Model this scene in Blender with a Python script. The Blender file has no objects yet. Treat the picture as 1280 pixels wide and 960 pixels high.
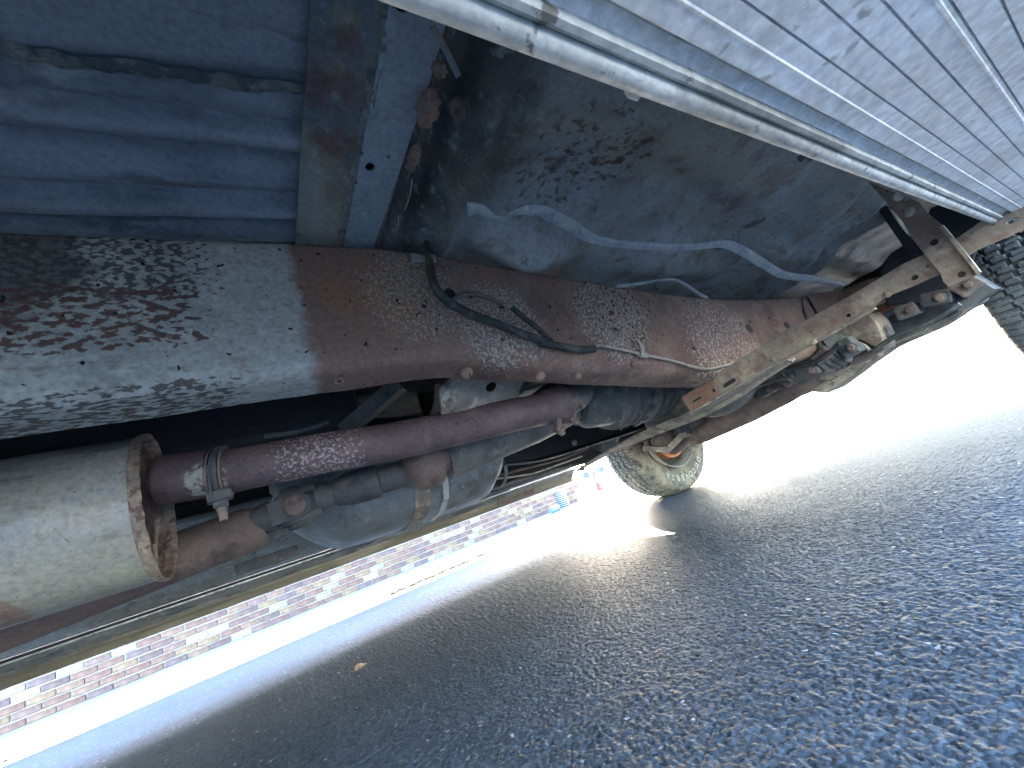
import bpy, bmesh, math, random
import numpy as np
from mathutils import Vector, Matrix
random.seed(7); RNG = np.random.default_rng(7)
sc = bpy.context.scene
R = math.radians

# ------------------------------------------------------------------ camera
H = 0.30                                   # lens height above the road
CR = np.array([[0.82609493, 0.14371497, -0.5448974],
               [-0.4612501, -0.38307212, -0.800315],
               [-0.32375225, 0.91247014, -0.25016539]])
FPX = 511.85
cd = bpy.data.cameras.new('camera'); cam = bpy.data.objects.new('camera', cd)
sc.collection.objects.link(cam); sc.camera = cam
cd.sensor_width = 36; cd.lens = FPX / 1280 * 36; cd.clip_start = 0.01; cd.clip_end = 4000
cam.matrix_world = Matrix([[*CR[0], 0], [*CR[1], 0], [*CR[2], H], [0, 0, 0, 1]])

# ------------------------------------------------------------------ sky and sun
SUN_AZ, SUN_EL = 52.0, 25.5                # azimuth from +X towards +Y
world = bpy.data.worlds.new('World'); sc.world = world; world.use_nodes = True
wn = world.node_tree.nodes; wl = world.node_tree.links
bg = wn['Background']; sky = wn.new('ShaderNodeTexSky'); sky.sky_type = 'NISHITA'
sky.sun_disc = False; sky.sun_elevation = R(SUN_EL); sky.sun_rotation = R(90 - SUN_AZ)
sky.air_density = 1.0; sky.dust_density = 1.2; sky.ozone_density = 1.5
wl.new(sky.outputs[0], bg.inputs[0]); bg.inputs[1].default_value = 0.15
sl = bpy.data.lights.new('sun', 'SUN'); so = bpy.data.objects.new('sun', sl); sc.collection.objects.link(so)
sl.energy = 4.5; sl.angle = R(0.6); sl.color = (1.0, 0.94, 0.84)
sdir = Vector((math.cos(R(SUN_EL)) * math.cos(R(SUN_AZ)), math.cos(R(SUN_EL)) * math.sin(R(SUN_AZ)), math.sin(R(SUN_EL))))
so.rotation_euler = (-sdir).to_track_quat('-Z', 'Y').to_euler(); so.location = (3, 6, 6)
sc.view_settings.view_transform = 'Standard'; sc.view_settings.look = 'None'
sc.view_settings.gamma = 1; sc.view_settings.exposure = 5.3
sc.view_settings.use_curve_mapping = False

# ------------------------------------------------------------------ helpers
def at(px, py, x=None, y=None, z=None):
    """where the line of sight through a pixel of the photo meets the plane x=, y= or z= (z above the lens)"""
    d = CR @ np.array([px - 640.0, 480.0 - py, -FPX])
    s = x / d[0] if x is not None else y / d[1] if y is not None else z / d[2]
    return Vector((d[0] * s, d[1] * s, d[2] * s + H))

def obj(name, me, mat=None, parent=None, label=None, smooth=None):
    o = bpy.data.objects.new(name, me); sc.collection.objects.link(o)
    if mat and not me.materials: me.materials.append(mat)
    if parent is not None:
        o.parent = parent
        if parent.type == 'EMPTY': o.matrix_parent_inverse = Matrix.Translation(parent.location).inverted()
    if label: o['label'] = label
    if smooth is not None: smooth_by_angle(me, smooth)
    return o

def smooth_by_angle(me, deg):
    bm = bmesh.new(); bm.from_mesh(me)
    for f in bm.faces: f.smooth = True
    for e in bm.edges:
        e.smooth = not (len(e.link_faces) == 2 and e.calc_face_angle(0) > R(deg))
    bm.to_mesh(me); bm.free()

def mesh(vs, fs, name='mesh'):
    me = bpy.data.meshes.new(name); me.from_pydata([tuple(v) for v in vs], [], fs); me.update(); return me

def fromarr(V, F, name='mesh'):
    me = bpy.data.meshes.new(name)
    me.vertices.add(len(V)); me.vertices.foreach_set('co', np.asarray(V, np.float32).ravel())
    n = len(F); me.loops.add(n * 4); me.loops.foreach_set('vertex_index', np.asarray(F, np.int32).ravel())
    me.polygons.add(n); me.polygons.foreach_set('loop_start', np.arange(n, dtype=np.int32) * 4)
    me.update(calc_edges=True); me.validate(); return me

def grid(P, closed_u=False, closed_v=False):
    """P (n,m,3) -> mesh of quads"""
    n, m = P.shape[:2]
    i = np.arange(n if closed_u else n - 1)[:, None]; j = np.arange(m if closed_v else m - 1)[None, :]
    a = i * m + j; b = ((i + 1) % n) * m + j; c = ((i + 1) % n) * m + (j + 1) % m; d = i * m + (j + 1) % m
    F = np.stack([a, b, c, d], -1).reshape(-1, 4)
    return fromarr(P.reshape(-1, 3), F)

def join_meshes(ms):
    bm = bmesh.new()
    for m in ms: bm.from_mesh(m)
    me = bpy.data.meshes.new('mesh'); bm.to_mesh(me); bm.free(); return me

def catmull(pts, n=8):
    pts = [Vector(p) for p in pts]; out = []
    for i in range(len(pts) - 1):
        p0 = pts[max(i - 1, 0)]; p1 = pts[i]; p2 = pts[i + 1]; p3 = pts[min(i + 2, len(pts) - 1)]
        for k in range(n):
            t = k / n
            out.append(.5 * ((2 * p1) + (-p0 + p2) * t + (2 * p0 - 5 * p1 + 4 * p2 - p3) * t * t + (-p0 + 3 * p1 - 3 * p2 + p3) * t ** 3))
    out.append(pts[-1]); return out

def sweep(pts, prof, up=Vector((0, 0, 1)), caps=True, scale=None):
    """prof: list of (side, up) offsets, swept along the polyline"""
    pts = [Vector(p) for p in pts]; n = len(pts); m = len(prof); vs = []; fs = []
    up = Vector(up)
    for i, p in enumerate(pts):
        t = (pts[min(i + 1, n - 1)] - pts[max(i - 1, 0)]).normalized()
        s = t.cross(up)
        if s.length < 1e-4: s = t.cross(Vector((0, 1, 0)))
        s.normalize(); u = s.cross(t)
        k = scale[i] if scale is not None else 1
        for a, b in prof: vs.append(p + (s * a + u * b) * k)
    for i in range(n - 1):
        for j in range(m):
            fs.append((i * m + j, i * m + (j + 1) % m, (i + 1) * m + (j + 1) % m, (i + 1) * m + j))
    if caps:
        fs.append(tuple(range(m - 1, -1, -1))); fs.append(tuple((n - 1) * m + j for j in range(m)))
    return mesh(vs, fs)

def circle(r, n=14): return [(r * math.cos(2 * PI * k / n), r * math.sin(2 * PI * k / n)) for k in range(n)]
PI = math.pi
def tube(pts, r, n=12, smooth=True, scale=None):
    return sweep(pts, circle(r, n), scale=scale, up=Vector((.13, .21, .97)))
def ribbon(w, t): return [(-w / 2, -t / 2), (w / 2, -t / 2), (w / 2, t / 2), (-w / 2, t / 2)]

def lathe(p0, p1, prof, n=40, oval=(1, 1), up=Vector((0, 0, 1)), caps=True):
    """prof: list of (distance along p0->p1, radius)"""
    p0 = Vector(p0); t = (Vector(p1) - p0).normalized(); s = t.cross(up if abs(t.dot(up)) < .99 else Vector((1, 0, 0))).normalized(); u = s.cross(t)
    vs = []; fs = []; m = len(prof)
    for d, r in prof:
        for k in range(n):
            a = 2 * PI * k / n
            vs.append(p0 + t * d + s * (r * oval[0] * math.cos(a)) + u * (r * oval[1] * math.sin(a)))
    for i in range(m - 1):
        for k in range(n):
            fs.append((i * n + k, i * n + (k + 1) % n, (i + 1) * n + (k + 1) % n, (i + 1) * n + k))
    if caps:
        if prof[0][1] > 1e-5: fs.append(tuple(range(n - 1, -1, -1)))
        if prof[-1][1] > 1e-5: fs.append(tuple((m - 1) * n + k for k in range(n)))
    return mesh(vs, fs)

def box(c, s, rot=None, bev=0.0, seg=2):
    bm = bmesh.new(); bmesh.ops.create_cube(bm, size=1)
    bmesh.ops.scale(bm, vec=s, verts=bm.verts)
    if bev: bmesh.ops.bevel(bm, geom=bm.edges[:], offset=bev, segments=seg, affect='EDGES', profile=.6)
    M = Matrix.Translation(c) @ (rot.to_4x4() if rot else Matrix.Identity(4))
    bmesh.ops.transform(bm, matrix=M, verts=bm.verts)
    me = bpy.data.meshes.new('mesh'); bm.to_mesh(me); bm.free(); return me

def plate(outline, holes, thick, M, bev=0.0006):
    """flat plate with real holes; outline/holes are 2-D, M places the plate"""
    cu = bpy.data.curves.new('tmp', 'CURVE'); cu.dimensions = '2D'; cu.fill_mode = 'BOTH'
    cu.extrude = thick / 2; cu.bevel_depth = bev; cu.bevel_resolution = 1
    for loop in [outline] + list(holes):
        s = cu.splines.new('POLY'); s.points.add(len(loop) - 1)
        for q, (a, b) in zip(s.points, loop): q.co = (a, b, 0, 1)
        s.use_cyclic_u = True
    o = bpy.data.objects.new('tmp', cu); me = bpy.data.meshes.new_from_object(o)
    bpy.data.objects.remove(o); me.transform(M); return me

def ring2(cx, cy, r, n=16, sx=1.0, sy=1.0, rot=0):
    out = []
    for k in range(n):
        a = 2 * PI * k / n; x = r * sx * math.cos(a); y = r * sy * math.sin(a)
        out.append((cx + x * math.cos(rot) - y * math.sin(rot), cy + x * math.sin(rot) + y * math.cos(rot)))
    return out
def slot2(cx, cy, L, r, n=8):
    out = []
    for k in range(n + 1): a = -PI / 2 + PI * k / n; out.append((cx + L / 2 + r * math.cos(a), cy + r * math.sin(a)))
    for k in range(n + 1): a = PI / 2 + PI * k / n; out.append((cx - L / 2 + r * math.cos(a), cy + r * math.sin(a)))
    return out

def frame_of(origin, xaxis, normal):
    x = Vector(xaxis).normalized(); n = Vector(normal).normalized(); y = n.cross(x).normalized(); n = x.cross(y)
    return Matrix([[x[0], y[0], n[0], origin[0]], [x[1], y[1], n[1], origin[1]], [x[2], y[2], n[2], origin[2]], [0, 0, 0, 1]])

def hexbolt(p, nrm, r=.009, h=.008, washer=True):
    nrm = Vector(nrm).normalized(); p = Vector(p); up = Vector((0, 0, 1)) if abs(nrm.z) < .9 else Vector((1, 0, 0))
    ms = [lathe(p, p + nrm, [(0, r), (h * .85, r), (h, r * .85), (h, .0001)], n=6, up=up)]
    if washer: ms.append(lathe(p - nrm * .001, p + nrm, [(0, r * 1.45), (.003, r * 1.45), (.003, r * .9)], n=16, up=up, caps=False))
    return join_meshes(ms)
def dome(p, nrm, r=.01, h=.005):
    nrm = Vector(nrm).normalized(); up = Vector((0, 0, 1)) if abs(nrm.z) < .9 else Vector((1, 0, 0))
    return lathe(p, Vector(p) + nrm, [(-.002, r), (h * .3, r * .97), (h * .7, r * .75), (h * .95, r * .4), (h, .0002)], n=16, up=up, caps=False)

def vnoise(x, y, s, seed=0):
    """smooth value noise in numpy"""
    x = np.asarray(x) * s + 101.3 * seed; y = np.asarray(y) * s + 57.7 * seed
    xi = np.floor(x).astype(np.int64); yi = np.floor(y).astype(np.int64); fx = x - xi; fy = y - yi
    fx = fx * fx * (3 - 2 * fx); fy = fy * fy * (3 - 2 * fy)
    def h(a, b):
        v = (a * 374761393 + b * 668265263 + seed * 974711) & 0x7fffffff
        v = ((v ^ (v >> 13)) * 1274126177) & 0x7fffffff
        return ((v ^ (v >> 16)) & 0xffff) / 65535.0
    return (h(xi, yi) * (1 - fx) + h(xi + 1, yi) * fx) * (1 - fy) + (h(xi, yi + 1) * (1 - fx) + h(xi + 1, yi + 1) * fx) * fy
def fbm(x, y, s, o=4, seed=0):
    v = 0; a = .5
    for k in range(o): v = v + a * (vnoise(x, y, s * 2 ** k, seed + k) - .5); a *= .5
    return v
def bumpf(x, a, b):            # smoothstep
    t = np.clip((np.asarray(x) - a) / (b - a), 0, 1); return t * t * (3 - 2 * t)

# ------------------------------------------------------------------ materials
def mat(name, base, layers=(), rough=.7, metal=0.0, bump=(), spec=.5, vary=None):
    """layers: dict(col, n='noise'|'voro', s=scale, d=detail, lo, hi, st=(stretch xyz), reg=[(axis,a,b)...], at=(x,y,z,r), amt, rough)
       bump: list of (kind, scale, strength, distance)"""
    m = bpy.data.materials.new(name); m.use_nodes = True; N = m.node_tree.nodes; L = m.node_tree.links
    B = N['Principled BSDF']; tc = N.new('ShaderNodeTexCoord'); co = tc.outputs['Object']
    B.inputs['Metallic'].default_value = metal; B.inputs['Specular IOR Level'].default_value = spec
    def math_(op, a, b=None, clamp=False):
        q = N.new('ShaderNodeMath'); q.operation = op; q.use_clamp = clamp
        for i, v in enumerate((a, b)):
            if v is None: continue
            if isinstance(v, (int, float)): q.inputs[i].default_value = v
            else: L.new(v, q.inputs[i])
        return q.outputs[0]
    def tex(kind, s, d=6, st=(1, 1, 1), off=0, rg=.6):
        mp = N.new('ShaderNodeMapping'); L.new(co, mp.inputs[0]); mp.inputs['Scale'].default_value = st
        mp.inputs['Location'].default_value = (off * 3.1, off * 1.7, off * 2.3)
        if kind == 'voro' or kind == 'cell':
            t = N.new('ShaderNodeTexVoronoi'); t.inputs['Scale'].default_value = s
            # wobble the coordinates so that spots get ragged edges
            nz = N.new('ShaderNodeTexNoise'); L.new(mp.outputs[0], nz.inputs[0]); nz.inputs['Scale'].default_value = s * 1.7; nz.inputs['Detail'].default_value = 3
            mx = N.new('ShaderNodeMix'); mx.data_type = 'VECTOR'; mx.inputs[0].default_value = .035 if s > 20 else .08
            va = N.new('ShaderNodeVectorMath'); va.operation = 'MULTIPLY_ADD'; L.new(nz.outputs['Color'], va.inputs[0])
            va.inputs[1].default_value = (1.0 / s,) * 3; L.new(mp.outputs[0], va.inputs[2]); L.new(va.outputs[0], t.inputs[0])
            return t.outputs['Distance'] if kind == 'voro' else t.outputs['Color']
        t = N.new('ShaderNodeTexNoise'); t.inputs['Scale'].default_value = s; t.inputs['Detail'].default_value = d
        t.inputs['Roughness'].default_value = rg; L.new(mp.outputs[0], t.inputs[0]); return t.outputs['Fac']
    col = N.new('ShaderNodeRGB'); col.outputs[0].default_value = (*base, 1); cur = col.outputs[0]
    ro = rough; rcur = None
    for i, ly in enumerate(layers):
        t = tex(ly.get('n', 'noise'), ly.get('s', 10), ly.get('d', 6), ly.get('st', (1, 1, 1)), ly.get('off', i + 1), ly.get('rg', .6))
        fac = t
        r = N.new('ShaderNodeMapRange'); r.interpolation_type = 'SMOOTHSTEP'
        # regions shift the threshold, so their borders are ragged
        if 'at' in ly or 'reg' in ly:
            reg = None
            for (ax, a, b) in ly.get('reg', ()):
                sx = N.new('ShaderNodeSeparateXYZ'); L.new(co, sx.inputs[0])
                q = N.new('ShaderNodeMapRange'); q.interpolation_type = 'SMOOTHSTEP'; L.new(sx.outputs[ax], q.inputs[0])
                q.inputs[1].default_value = a; q.inputs[2].default_value = b
                if a > b: q.inputs[1].default_value = b; q.inputs[2].default_value = a; q.inputs[3].default_value = 1; q.inputs[4].default_value = 0
                reg = q.outputs[0] if reg is None else math_('MULTIPLY', reg, q.outputs[0])
            if 'at' in ly:
                x, y, z, rad = ly['at']; dd = N.new('ShaderNodeVectorMath'); dd.operation = 'DISTANCE'
                L.new(co, dd.inputs[0]); dd.inputs[1].default_value = (x, y, z)
                q = N.new('ShaderNodeMapRange'); q.interpolation_type = 'SMOOTHSTEP'; L.new(dd.outputs['Value'], q.inputs[0])
                q.inputs[1].default_value = rad * .35; q.inputs[2].default_value = rad; q.inputs[3].default_value = 1; q.inputs[4].default_value = 0
                reg = q.outputs[0] if reg is None else math_('MULTIPLY', reg, q.outputs[0])
            k = .55
            sgn = -1 if ly.get('lo', .45) > ly.get('hi', .55) else 1
            fac = math_('ADD', fac, math_('MULTIPLY', math_('SUBTRACT', reg, 1.0), k * sgn))
        lo, hi = ly.get('lo', .45), ly.get('hi', .55); L.new(fac, r.inputs[0])
        if lo < hi: r.inputs[1].default_value = lo; r.inputs[2].default_value = hi
        else: r.inputs[1].default_value = hi; r.inputs[2].default_value = lo; r.inputs[3].default_value = 1; r.inputs[4].default_value = 0
        f = math_('MULTIPLY', r.outputs[0], ly.get('amt', 1.0))
        mx = N.new('ShaderNodeMix'); mx.data_type = 'RGBA'; L.new(f, mx.inputs[0]); L.new(cur, mx.inputs[6]); mx.inputs[7].default_value = (*ly['col'], 1)
        cur = mx.outputs[2]
    if vary:
        oi = N.new('ShaderNodeObjectInfo'); rp = N.new('ShaderNodeValToRGB'); rp.color_ramp.interpolation = 'CONSTANT'
        e = rp.color_ramp.elements; cols = vary
        for i, c in enumerate(cols):
            el = e[i] if i < 2 else e.new(i / len(cols))
            el.position = i / len(cols); el.color = (*c, 1)
        L.new(oi.outputs['Random'], rp.inputs[0])
        mx = N.new('ShaderNodeMix'); mx.data_type = 'RGBA'; mx.blend_type = 'MULTIPLY'; mx.inputs[0].default_value = 1
        L.new(cur, mx.inputs[6]); L.new(rp.outputs[0], mx.inputs[7]); cur = mx.outputs[2]
    # fine value grain everywhere
    g = tex('noise', 160, 4); gr = N.new('ShaderNodeMapRange'); L.new(g, gr.inputs[0]); gr.inputs[1].default_value = .3; gr.inputs[2].default_value = .7
    gr.inputs[3].default_value = .78; gr.inputs[4].default_value = 1.18
    hs = N.new('ShaderNodeHueSaturation'); L.new(gr.outputs[0], hs.inputs['Value']); L.new(cur, hs.inputs['Color']); L.new(hs.outputs[0], B.inputs['Base Color'])
    rn = tex('noise', 14, 5); rr = N.new('ShaderNodeMapRange'); L.new(rn, rr.inputs[0]); rr.inputs[1].default_value = .3; rr.inputs[2].default_value = .7
    rr.inputs[3].default_value = max(0, rough - .13); rr.inputs[4].default_value = min(1, rough + .13); L.new(rr.outputs[0], B.inputs['Roughness'])
    prev = None
    for (kind, s, stg, dist) in bump:
        bn = N.new('ShaderNodeBump'); bn.inputs['Strength'].default_value = stg; bn.inputs['Distance'].default_value = dist
        L.new(tex(kind, s, 5), bn.inputs['Height'])
        if prev: L.new(prev, bn.inputs['Normal'])
        prev = bn.outputs[0]
    if prev: L.new(prev, B.inputs['Normal'])
    return m

RUST = (.15, .075, .045); DKRUST = (.055, .03, .024); MUD = (.13, .105, .075); BLK = (.012, .012, .012)
M = {}
M['frame'] = mat('frame_paint_rust', (.36, .345, .305), [
    dict(col=(.24, .235, .22), s=9, lo=.40, hi=.68, amt=.75),
    dict(col=(.45, .43, .39), s=60, lo=.48, hi=.62, st=(.5, 1, 1), amt=.6),
    dict(col=(.20, .17, .14), s=150, d=4, lo=.54, hi=.66, st=(.5, 1, 1), amt=.6),
    dict(col=(.22, .135, .10), s=11, lo=.08, hi=.24, reg=[(0, .03, .13)], d=8),
    dict(col=(.30, .135, .065), s=16, lo=.33, hi=.58, at=(.17, .5, .62, .12), amt=.75),
    dict(col=(.155, .108, .09), s=9, lo=.4, hi=.6, reg=[(0, .3, .45)], amt=.75),
    dict(col=(.10, .062, .05), s=5, lo=.46, hi=.66, d=8, reg=[(0, .1, .2)], amt=.7),
    dict(col=(.24, .17, .13), s=26, lo=.48, hi=.66, d=8, reg=[(0, .1, .2)], amt=.7),
    dict(col=(.36, .29, .23), s=210, lo=.46, hi=.60, d=3, at=(.23, .5, .62, .16), amt=.9),
    dict(col=(.40, .34, .28), s=200, lo=.46, hi=.60, d=3, at=(.36, .5, .56, .16), amt=.9),
    dict(col=(.38, .32, .26), s=170, lo=.46, hi=.59, d=3, at=(.62, .5, .56, .2), amt=.85),
    dict(col=(.40, .33, .27), s=130, lo=.48, hi=.62, d=4, at=(.95, .5, .45, .3), amt=.8),
    dict(col=(.07, .066, .064), s=22, lo=.25, hi=.52, d=9, reg=[(0, -.05, -.17), (2, .56, .61)], st=(.4, 1, 1), amt=.85),
    dict(col=(.06, .052, .05), s=190, lo=.46, hi=.54, d=4, reg=[(0, .09, -.05), (2, .59, .63)], st=(.6, 1, 1), amt=.88, rg=.5),
    dict(col=(.10, .048, .038), s=150, lo=.465, hi=.54, d=4, reg=[(0, .05, -.05), (2, .545, .57), (2, .67, .63)], st=(.55, 1, 1), amt=.92, off=4, rg=.5),
    dict(col=(.09, .068, .054), s=200, lo=.47, hi=.54, d=4, reg=[(0, .08, -.03), (2, .535, .52)], st=(.45, 1, 1), amt=.9, off=9, rg=.5),
    dict(col=(.035, .028, .028), n='voro', s=80, lo=.34, hi=.18, at=(.66, .5, .6, .22)),
    dict(col=(.017, .015, .014), n='voro', s=44, lo=.13, hi=.08),
    ], rough=.88, spec=.2, bump=[('noise', 120, .6, .0015), ('voro', 75, .35, .001), ('noise', 18, .3, .003)])
M['rustpipe'] = mat('exhaust_rust', (0.072, 0.049, 0.051), [
    dict(col=(0.111, 0.072, 0.068), s=24, lo=.42, hi=.66), dict(col=(0.064, 0.043, 0.049), s=9, lo=.5, hi=.7),
    dict(col=(0.306, 0.246, 0.23), s=190, d=3, lo=.49, hi=.6, at=(.09, .75, .47, .16), amt=.9),
    dict(col=(0.255, 0.17, 0.153), s=180, d=3, lo=.5, hi=.62, at=(.35, .74, .47, .14), amt=.7),
    dict(col=(0.255, 0.238, 0.204), s=80, d=4, lo=.34, hi=.48, at=(-.062, .74, .47, .05)),
    dict(col=(0.025, 0.017, 0.017), n='voro', s=70, lo=.2, hi=.1)], rough=.72, bump=[('noise', 110, .4, .001), ('noise', 30, .3, .002)])
M['muffler'] = mat('muffler_aluminised', (0.264, 0.252, 0.216), [
    dict(col=(0.328, 0.304, 0.248), s=6, lo=.45, hi=.65), dict(col=(0.224, 0.228, 0.224), s=10, lo=.5, hi=.65, amt=.7),
    dict(col=(0.112, 0.104, 0.088), s=16, lo=.44, hi=.54, st=(.4, 1, 1), reg=[(2, .46, .505)], amt=.85),
    dict(col=(0.24, 0.192, 0.136), s=14, lo=.56, hi=.68, st=(.5, 1, 1), amt=.6),
    dict(col=(0.16, 0.08, 0.064), s=30, lo=.7, hi=.76, st=(.6, 1, 1)),
    dict(col=(0.144, 0.136, 0.12), n='voro', s=60, lo=.12, hi=.06),
    dict(col=(.15, .125, .095), s=24, st=(.25, 1, 1), lo=.56, hi=.70, d=8, amt=.8), dict(col=(.20, .17, .13), s=130, d=3, lo=.56, hi=.64, amt=.6), dict(col=(.16, .07, .05), s=20, lo=.42, hi=.5, at=(-.28, .75, .36, .07), amt=.6)], rough=.55, metal=.15, bump=[('noise', 90, .25, .0008), ('noise', 12, .3, .004)])
M['weld'] = mat('muffler_seam_rust', (.17, .13, .10), [dict(col=(.25, .20, .15), s=50, lo=.45, hi=.6), dict(col=(.10, .055, .04), s=70, lo=.52, hi=.6)], rough=.8, bump=[('noise', 160, .5, .0008)])
M['endcap'] = mat('muffler_end_rust', (.13, .08, .07), [dict(col=(.2, .14, .11), s=30, lo=.5, hi=.62), dict(col=(.06, .035, .03), s=22, lo=.5, hi=.62)], rough=.8, bump=[('noise', 90, .4, .001)])
M['blue'] = mat('faded_blue_floor_paint', (0.25, 0.275, 0.306), [
    dict(col=(0.35, 0.375, 0.4), s=7, lo=.42, hi=.68, st=(.4, 1, 1)), dict(col=(0.125, 0.15, 0.188), s=9, lo=.5, hi=.7, st=(.35, 1, 1)),
    dict(col=(0.4, 0.413, 0.425), s=22, lo=.58, hi=.7, st=(.35, 1, 1), amt=.7), dict(col=(0.088, 0.081, 0.075), s=8, lo=.56, hi=.7, amt=.8),
    dict(col=(0.075, 0.05, 0.044), s=26, lo=.57, hi=.7, st=(.2, 1, 1), amt=.6)], rough=.5, bump=[('noise', 45, .2, .002)])
M['cross'] = mat('cross_member_blue', (0.275, 0.303, 0.319), [
    dict(col=(0.352, 0.38, 0.396), s=8, lo=.45, hi=.66), dict(col=(0.176, 0.204, 0.231), s=10, lo=.5, hi=.72, amt=.8),
    dict(col=(0.374, 0.407, 0.396), s=45, lo=.58, hi=.68, amt=.7), dict(col=(0.099, 0.055, 0.044), s=60, lo=.68, hi=.74)], rough=.6, bump=[('noise', 60, .25, .001)])
M['crossweb'] = mat('cross_member_web_rust', (.28, .275, .24), [
    dict(col=(.22, .19, .15), s=12, lo=.42, hi=.6, st=(1, .4, 1)), dict(col=(.11, .16, .2), s=10, lo=.5, hi=.6, amt=.7),
    dict(col=(.15, .075, .055), s=26, d=9, lo=.36, hi=.62, at=(.13, .32, .76, .14), amt=.8),
    dict(col=(.34, .34, .30), s=40, lo=.6, hi=.7, amt=.6)], rough=.8, bump=[('noise', 70, .5, .0015)])
M['pan'] = mat('front_floor_pan', (.285, .275, .255), [
    dict(col=(.35, .355, .35), s=5, lo=.42, hi=.62), dict(col=(0.202, 0.184, 0.155), s=4.5, lo=.42, hi=.68, d=9, amt=.7),
    dict(col=(0.344, 0.303, 0.237), s=6, lo=.36, hi=.6, d=9, reg=[(1, .42, .26)], amt=.95, st=(.6, 1, 1)),
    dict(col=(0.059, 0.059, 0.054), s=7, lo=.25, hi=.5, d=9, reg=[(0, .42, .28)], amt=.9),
    dict(col=(0.155, 0.106, 0.071), s=18, lo=.52, hi=.68, d=10, amt=.7), dict(col=(.13, .075, .05), s=70, d=5, lo=.53, hi=.60, at=(.47, .33, .72, .22), amt=.85),
    dict(col=(0.202, 0.148, 0.101), s=9, lo=.54, hi=.68, amt=.7), dict(col=(0.356, 0.38, 0.38), s=50, lo=.64, hi=.74, st=(.6, 1, 1), amt=.7),
    dict(col=(0.19, 0.179, 0.142), s=30, lo=.55, hi=.66, st=(.25, 1, 1), reg=[(0, .9, 1.2)], amt=.8),
    dict(col=(0.342, 0.351, 0.342), s=60, lo=.56, hi=.68, st=(.6, 1, 1), amt=.6), dict(col=(0.104, 0.062, 0.038), s=34, lo=.55, hi=.62, d=6, at=(.5, .30, .72, .16)), dict(col=(0.114, 0.076, 0.052), s=20, lo=.5, hi=.6, at=(1.05, .40, .70, .16), amt=.9)],
    rough=.62, bump=[('noise', 40, .45, .004), ('noise', 130, .3, .0012)])
M['linepaint'] = mat('guard_strip_blue_grey', (.40, .40, .385), [dict(col=(.28, .30, .32), s=26, lo=.5, hi=.6), dict(col=(.52, .54, .55), s=30, lo=.55, hi=.68), dict(col=(.1, .08, .06), s=50, lo=.66, hi=.72)], rough=.6, bump=[('noise', 50, .3, .001)])
M['board'] = mat('running_board_aluminium', (.66, .62, .56), [
    dict(col=(.74, .72, .69), s=11, lo=.38, hi=.66), dict(col=(.48, .44, .38), s=16, lo=.48, hi=.7, amt=.7),
    dict(col=(.80, .79, .78), s=120, lo=.54, hi=.64, d=3, amt=.5), dict(col=(.30, .27, .22), s=80, lo=.62, hi=.7, amt=.7),
    dict(col=(.40, .36, .30), s=5, lo=.56, hi=.72, st=(.3, 1, 1), d=9, amt=.6)], rough=.66, metal=.0, spec=.3, bump=[('noise', 140, .2, .0004), ('noise', 22, .3, .001)])
M['boardedge'] = mat('running_board_edge', (0.425, 0.416, 0.374), [
    dict(col=(0.544, 0.527, 0.476), s=60, lo=.5, hi=.6, st=(.5, 1, 1)), dict(col=(0.221, 0.204, 0.162), s=26, lo=.5, hi=.62, st=(.35, 1, 1), amt=.8),
    dict(col=(0.136, 0.119, 0.093), s=75, lo=.6, hi=.68)], rough=.62, metal=.1, bump=[('noise', 200, .5, .0008)])
M['strap'] = mat('bracket_dusty_rust', (.21, .165, .13), [
    dict(col=(.15, .10, .08), s=10, lo=.42, hi=.6), dict(col=(.33, .27, .2), s=14, lo=.52, hi=.64, amt=.8), dict(col=(.14, .07, .06), s=30, d=9, lo=.56, hi=.68, amt=.7),
    dict(col=(.06, .05, .045), n='voro', s=60, lo=.14, hi=.08), dict(col=(.17, .085, .055), s=8, lo=.2, hi=.4, reg=[(1, .48, .56)], amt=.8)], rough=.8, bump=[('noise', 110, .4, .001)])
M['tan'] = mat('dusty_tan_metal', (.24, .20, .16), [dict(col=(.15, .12, .095), s=14, lo=.44, hi=.62, d=9), dict(col=(.34, .30, .24), s=30, lo=.55, hi=.66), dict(col=(.08, .06, .05), s=24, lo=.56, hi=.66, d=8)], rough=.85, bump=[('noise', 80, .5, .0015)])
M['grime'] = mat('grimy_dark_metal', (.055, .055, .058), [dict(col=(.085, .08, .075), s=9, lo=.45, hi=.62), dict(col=(.03, .032, .038), s=12, lo=.5, hi=.65), dict(col=(.13, .10, .075), s=22, lo=.58, hi=.68, amt=.8)], rough=.7, bump=[('noise', 60, .5, .002)])
M['greycast'] = mat('grey_casting', (.10, .098, .095), [dict(col=(.065, .06, .056), s=12, lo=.42, hi=.62, d=9), dict(col=(.18, .165, .14), s=24, lo=.54, hi=.68, d=8), dict(col=(.10, .065, .045), s=22, lo=.56, hi=.66, amt=.8)], rough=.7, bump=[('noise', 70, .6, .002), ('noise', 16, .5, .004)])
M['brown'] = mat('brown_rusty_metal', (.12, .085, .075), [dict(col=(.17, .12, .095), s=10, lo=.48, hi=.64), dict(col=(.07, .05, .045), s=16, lo=.52, hi=.66)], rough=.75, bump=[('noise', 80, .4, .0015)])
M['orange'] = mat('orange_rust', (.42, .17, .075), [dict(col=(.3, .11, .05), s=14, lo=.45, hi=.62), dict(col=(.48, .26, .14), s=22, lo=.55, hi=.68)], rough=.8, bump=[('noise', 90, .4, .001)])
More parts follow.
